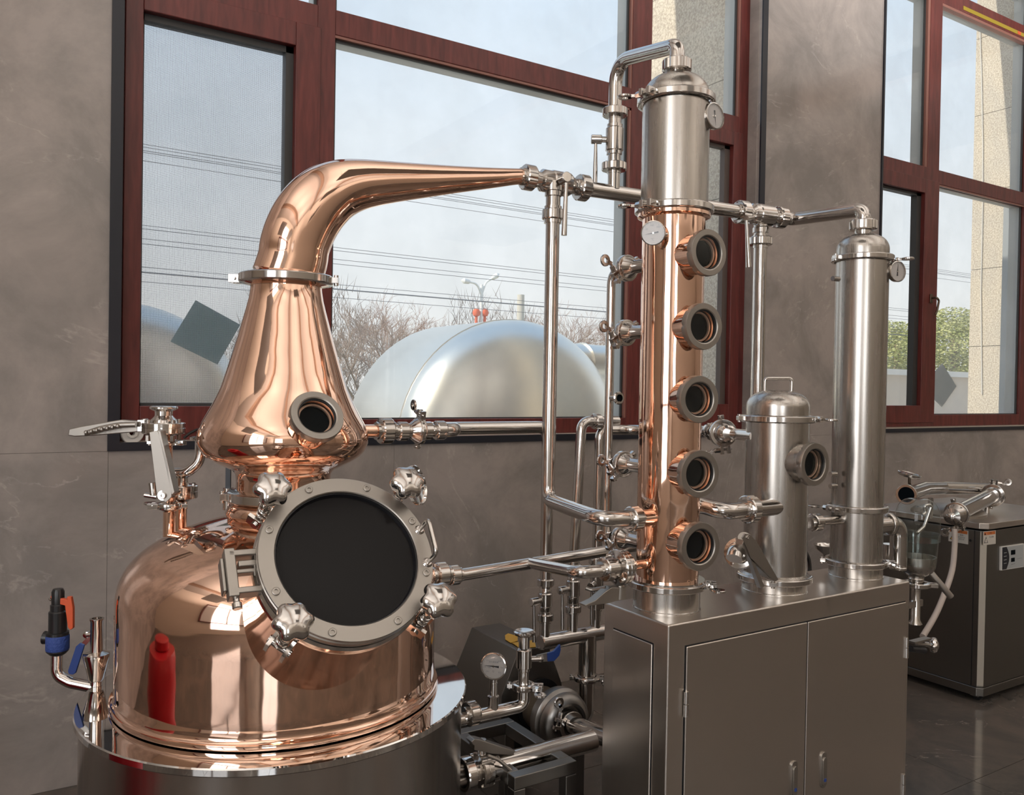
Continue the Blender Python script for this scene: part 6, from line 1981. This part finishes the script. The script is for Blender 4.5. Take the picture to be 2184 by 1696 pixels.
MB().abox(chx0 - 0.0015, chx0 + 0.001, ysm - 0.002, ysm + 0.002, z0c + 0.05, z1c - 0.002).build('panel_seam', DARK, ch, smooth=0)
MB().cyl(PX(2070, 1153, chx0), PX(2070, 1153, chx0) - V((0.002, 0, 0)), 0.007, seg=20).build('plug_hole', DARK, ch)
# castors
for (x, y) in ((chx0 + 0.05, chy0 + 0.05), (chx1 - 0.05, chy0 + 0.05), (chx0 + 0.05, chy1 - 0.06), (chx1 - 0.05, chy1 - 0.06)):
    c_ = MB().abox(x - 0.022, x + 0.022, y - 0.022, y + 0.022, z0c - 0.014, z0c).build('castor', SATIN, ch, bevel=0.002)
    MB().cyl((x - 0.010, y - 0.01, 0.025), (x + 0.010, y - 0.01, 0.025), 0.025, seg=24).build('wheel', BLACKP, c_)
    for s in (-1, 1):
        MB().abox(x + s * 0.015 - 0.002, x + s * 0.015 + 0.002, y - 0.02, y + 0.01, 0.02, z0c - 0.010).build('fork', SATIN, c_, smooth=0)
# stickers
def sticker(lab, pts4, head, lines, mark):
    P_ = [V(p) for p in pts4]       # TL, TR, BR, BL
    nrm = (P_[3] - P_[0]).cross(P_[1] - P_[0]).normalized()
    if nrm.dot(CAM - P_[0]) < 0: nrm = -nrm
    s = MB().prism([p + nrm * 0.0006 for p in P_], -nrm * 0.0005).build('warning_label', PAPER, ch, smooth=0)
    def at(u, v): return P_[0] * (1 - u) * (1 - v) + P_[1] * u * (1 - v) + P_[2] * u * v + P_[3] * (1 - u) * v + nrm * 0.0009
    MB().prism([at(0.05, 0.05), at(0.95, 0.05), at(0.95, 0.28), at(0.05, 0.28)], nrm * 0.0001).build('orange_band', SORANGE, s, smooth=0)
    MB().prism([at(0.07, 0.26), at(0.22, 0.26), at(0.145, 0.10)], nrm * 0.0002).build('band_triangle', INK, s, smooth=0)
    MB().prism([at(0.06, 0.85), at(0.38, 0.85), at(0.22, 0.40)], nrm * 0.0001).build('triangle', INK, s, smooth=0)
    MB().prism([at(0.11, 0.81), at(0.33, 0.81), at(0.22, 0.50)], nrm * 0.0002).build('triangle_face', YELLOW if mark else PAPER, s, smooth=0)
    r = (P_[1] - P_[0]).normalized(); u_ = (P_[0] - P_[3]).normalized()
    H = (P_[0] - P_[3]).length
    text(head, at(0.60, 0.17) + nrm * 0.0002, r, u_, H * 0.15, INK, s)
    for (tx, u, v, sz) in lines: text(tx, at(u, v), r, u_, H * sz, INK, s)


sticker('', [PX(2024.5, 1125, chx0), PX(2065.5, 1132.5, chx0), PX(2065, 1161.5, chx0), PX(2023, 1154, chx0)], '警告', [('危险', 0.66, 0.42, 0.13), ('非专业人员', 0.66, 0.58, 0.10), ('请勿打开', 0.66, 0.72, 0.10)], True)
sticker('', [PY(2097, 1134, chy0), PY(2123.5, 1131, chy0), PY(2123.5, 1160, chy0), PY(2096.5, 1163.5, chy0)], '警告', [('防止触电', 0.66, 0.46, 0.15)], False)
# control panel
cpn = [PY(2131.5, 1166, chy0), PY(2180, 1159, chy0), PY(2179.5, 1209, chy0), PY(2131, 1216.5, chy0)]
cp = MB().prism(cpn, (0, -0.010, 0)).build('control_panel', WHITE, ch, bevel=0.001)
def cpa(u, v, k=0.0105): return cpn[0] * (1 - u) * (1 - v) + cpn[1] * u * (1 - v) + cpn[2] * u * v + cpn[3] * (1 - u) * v - V((0, k, 0))
MB().prism([cpa(0.03, 0.03), cpa(0.97, 0.03), cpa(0.97, 0.97), cpa(0.03, 0.97)], (0, -0.0003, 0)).build('panel_face', PANELG, cp, smooth=0)
arc = [cpa(0.04, 0.03, 0.011)] + [cpa(0.22 + 0.12 * math.sin(math.pi * k / 12), 0.03 + 0.94 * k / 12, 0.011) for k in range(13)] + [cpa(0.04, 0.97, 0.011)]
MB().prism(arc, (0, -0.0003, 0)).build('dark_arc', BLACK, cp, smooth=0)
for (u0_, v0_, u1_, v1_) in ((0.41, 0.20, 0.60, 0.40), (0.42, 0.53, 0.58, 0.70)):
    MB().prism([cpa(u0_, v0_, 0.011), cpa(u1_, v0_, 0.011), cpa(u1_, v1_, 0.011), cpa(u0_, v1_, 0.011)], (0, -0.0005, 0)).build('display_window', VOID, cp, smooth=0)
for k in range(4):
    MB().prism([cpa(0.10, 0.26 + 0.15 * k, 0.0115), cpa(0.22, 0.25 + 0.15 * k, 0.0115), cpa(0.22, 0.275 + 0.15 * k, 0.0115), cpa(0.10, 0.285 + 0.15 * k, 0.0115)], (0, -0.0002, 0)).build('indicator_mark', PANELG, cp, smooth=0)
MB().prism([cpa(0.68, 0.60, 0.011), cpa(0.90, 0.585, 0.011), cpa(0.90, 0.60, 0.011), cpa(0.68, 0.615, 0.011)], (0, -0.0002, 0)).build('caption_line', GREYINK, cp, smooth=0)
MB().prism([cpa(0.42, 0.79, 0.011), cpa(0.60, 0.78, 0.011), cpa(0.60, 0.80, 0.011), cpa(0.42, 0.81, 0.011)], (0, -0.0002, 0)).build('caption_line', GREYINK, cp, smooth=0)

# spare pipework lying above the chiller
zL = zl1
Yp = chy0 + 0.18
pr = thing('pipe_loop', PY(2060, 1060, Yp), 'bent loop of thick steel pipe lying on top of the chiller', 'pipe')
K4 = dep(PY(2060, 1060, Yp)) / FOC
s_ = [PY(1933, 1055, Yp - 0.12), PY(1972, 1042, Yp), PY(2010, 1041, Yp + 0.10), PY(2120, 1044, Yp + 0.10)]
MB().tube([s_[0], s_[1], s_[2], s_[3]], 13.5 * K4, 0.06, 28).build('rear_tube', STEEL, pr, smooth=50)
dz = (s_[1] - s_[0]).normalized()
MB().ring(s_[0], -dz, 14.5 * K4, 19 * K4, -0.012, 0.003, 40, 0.001).build('open_flange', STEEL, pr)
MB().cyl(s_[0] - dz * 0.001, s_[0] - dz * 0.0025, 15 * K4, seg=32).build('dark_bore', VOID, pr)
t_ = [PY(2118, 1056, Yp + 0.02), PY(2040, 1096, Yp - 0.20)]
dt = (t_[1] - t_[0]).normalized()
MB().tube([s_[3], PY(2122, 1048, Yp + 0.06), t_[0], t_[1]], 16 * K4, 0.03, 28).build('front_tube', STEEL, pr, smooth=50)
clamp_ring(pr, t_[0] + dt * 0.01, dt, 25 * K4, 0.020, (0.4, 0, 1), name='rear_clamp')
clamp_ring(pr, t_[1], dt, 23 * K4, 0.022, (-0.2, -0.3, -1), name='front_clamp')
MB().lathe(t_[1], dt, [(20 * K4, 0.0), (20 * K4, 0.008), (18 * K4, 0.02), (10 * K4, 0.06), (10 * K4, 0.075), (15 * K4, 0.078), (15 * K4, 0.088), (7 * K4, 0.092), (7 * K4, 0.12), (0.0, 0.13)], 40).build('reducer', STEEL, pr, smooth=30)
for x, y in ((2105, 1075), (1985, 1062)):
    q = PY(x, y, Yp + 0.06)
    MB().cyl((q.x, q.y, zL), (q.x, q.y, q.z), 0.014, seg=16).build('support_leg', STEEL, pr)
# low round hatch on the chiller lid
q = V(((PY(2030, 1085, Yp + 0.1)).x, Yp + 0.12, zL))
hh = MB().lathe(q, up, [(0.19, 0.0), (0.19, 0.012), (0.17, 0.03), (0.08, 0.05), (0.0, 0.052)], 56).build('hatch_lid', SATIN, None, smooth=30)
tag(hh, 'low round steel hatch lid lying on the chiller under the pipe loop', 'lid')
# gauge lying face-up on its stem
q = PY(1940, 1010, Yp)
gauge('small round gauge facing upwards on a short stem above the chiller', q, (0.1, -0.22, 1), 22 * K4, [q - V((0, 0, 0.012)), V((q.x, q.y, PY(1940, 1030, Yp).z)), V((q.x + 0.02, q.y, PY(1950, 1046, Yp).z))], needle=40, up=(1, 0, 0), stem_r=0.007, stem_m=BRONZE)
# hose
h_pts = [PY(2036, 1128, Yp - 0.24), PY(2036, 1165, Yp - 0.25), PY(2031, 1215, Yp - 0.27), PY(2016, 1262, Yp - 0.30), PY(1996, 1310, Yp - 0.34), PY(1968, 1358, Yp - 0.38)]
o = MB().tube(crom(h_pts, 5), 5.2 * K4, None, 18).build('clear_hose', HOSE, None, smooth=60)
tag(o, 'translucent hose hanging from the pipe loop past the warning label', 'hose')

# ================================================================= red drum and added lamp housings, only showing in the polished metal
rb = thing('red_drum', (-0.55, 2.30, 0), 'red plastic drum left of the still, seen only as a reflection', 'drum')
MB().lathe((-0.55, 2.30, 0), up, [(0.0, 0.0), (0.22, 0.0), (0.23, 0.02), (0.23, 0.22), (0.222, 0.23), (0.222, 0.25), (0.23, 0.26), (0.23, 0.66), (0.21, 0.72), (0.0, 0.73)], 48).build('barrel', RED, rb, smooth=30)
MB().lathe((-0.55, 2.30, 0.73), up, [(0.12, 0.0), (0.12, 0.05), (0.10, 0.06), (0.0, 0.06)], 40).build('cap', RED, rb, smooth=30)
for x, y in UPL:
    cl2 = thing('fill_uplight_housing', (x, y, 3.5), 'square white housing of an added uplight seen only in reflections', 'lamp', 'added fill uplights')  # made-up housings for the added lamps
    MB().abox(x - 0.5, x + 0.5, y - 0.5, y + 0.5, 3.46, 3.53).build('housing', WHITE, cl2, smooth=0)
    for s in (-1, 1):
        MB().cyl((x + 0.49 * s, y, 3.53), (x + 0.49 * s, y, HC), 0.004, seg=6).build('wire', STEEL, cl2)
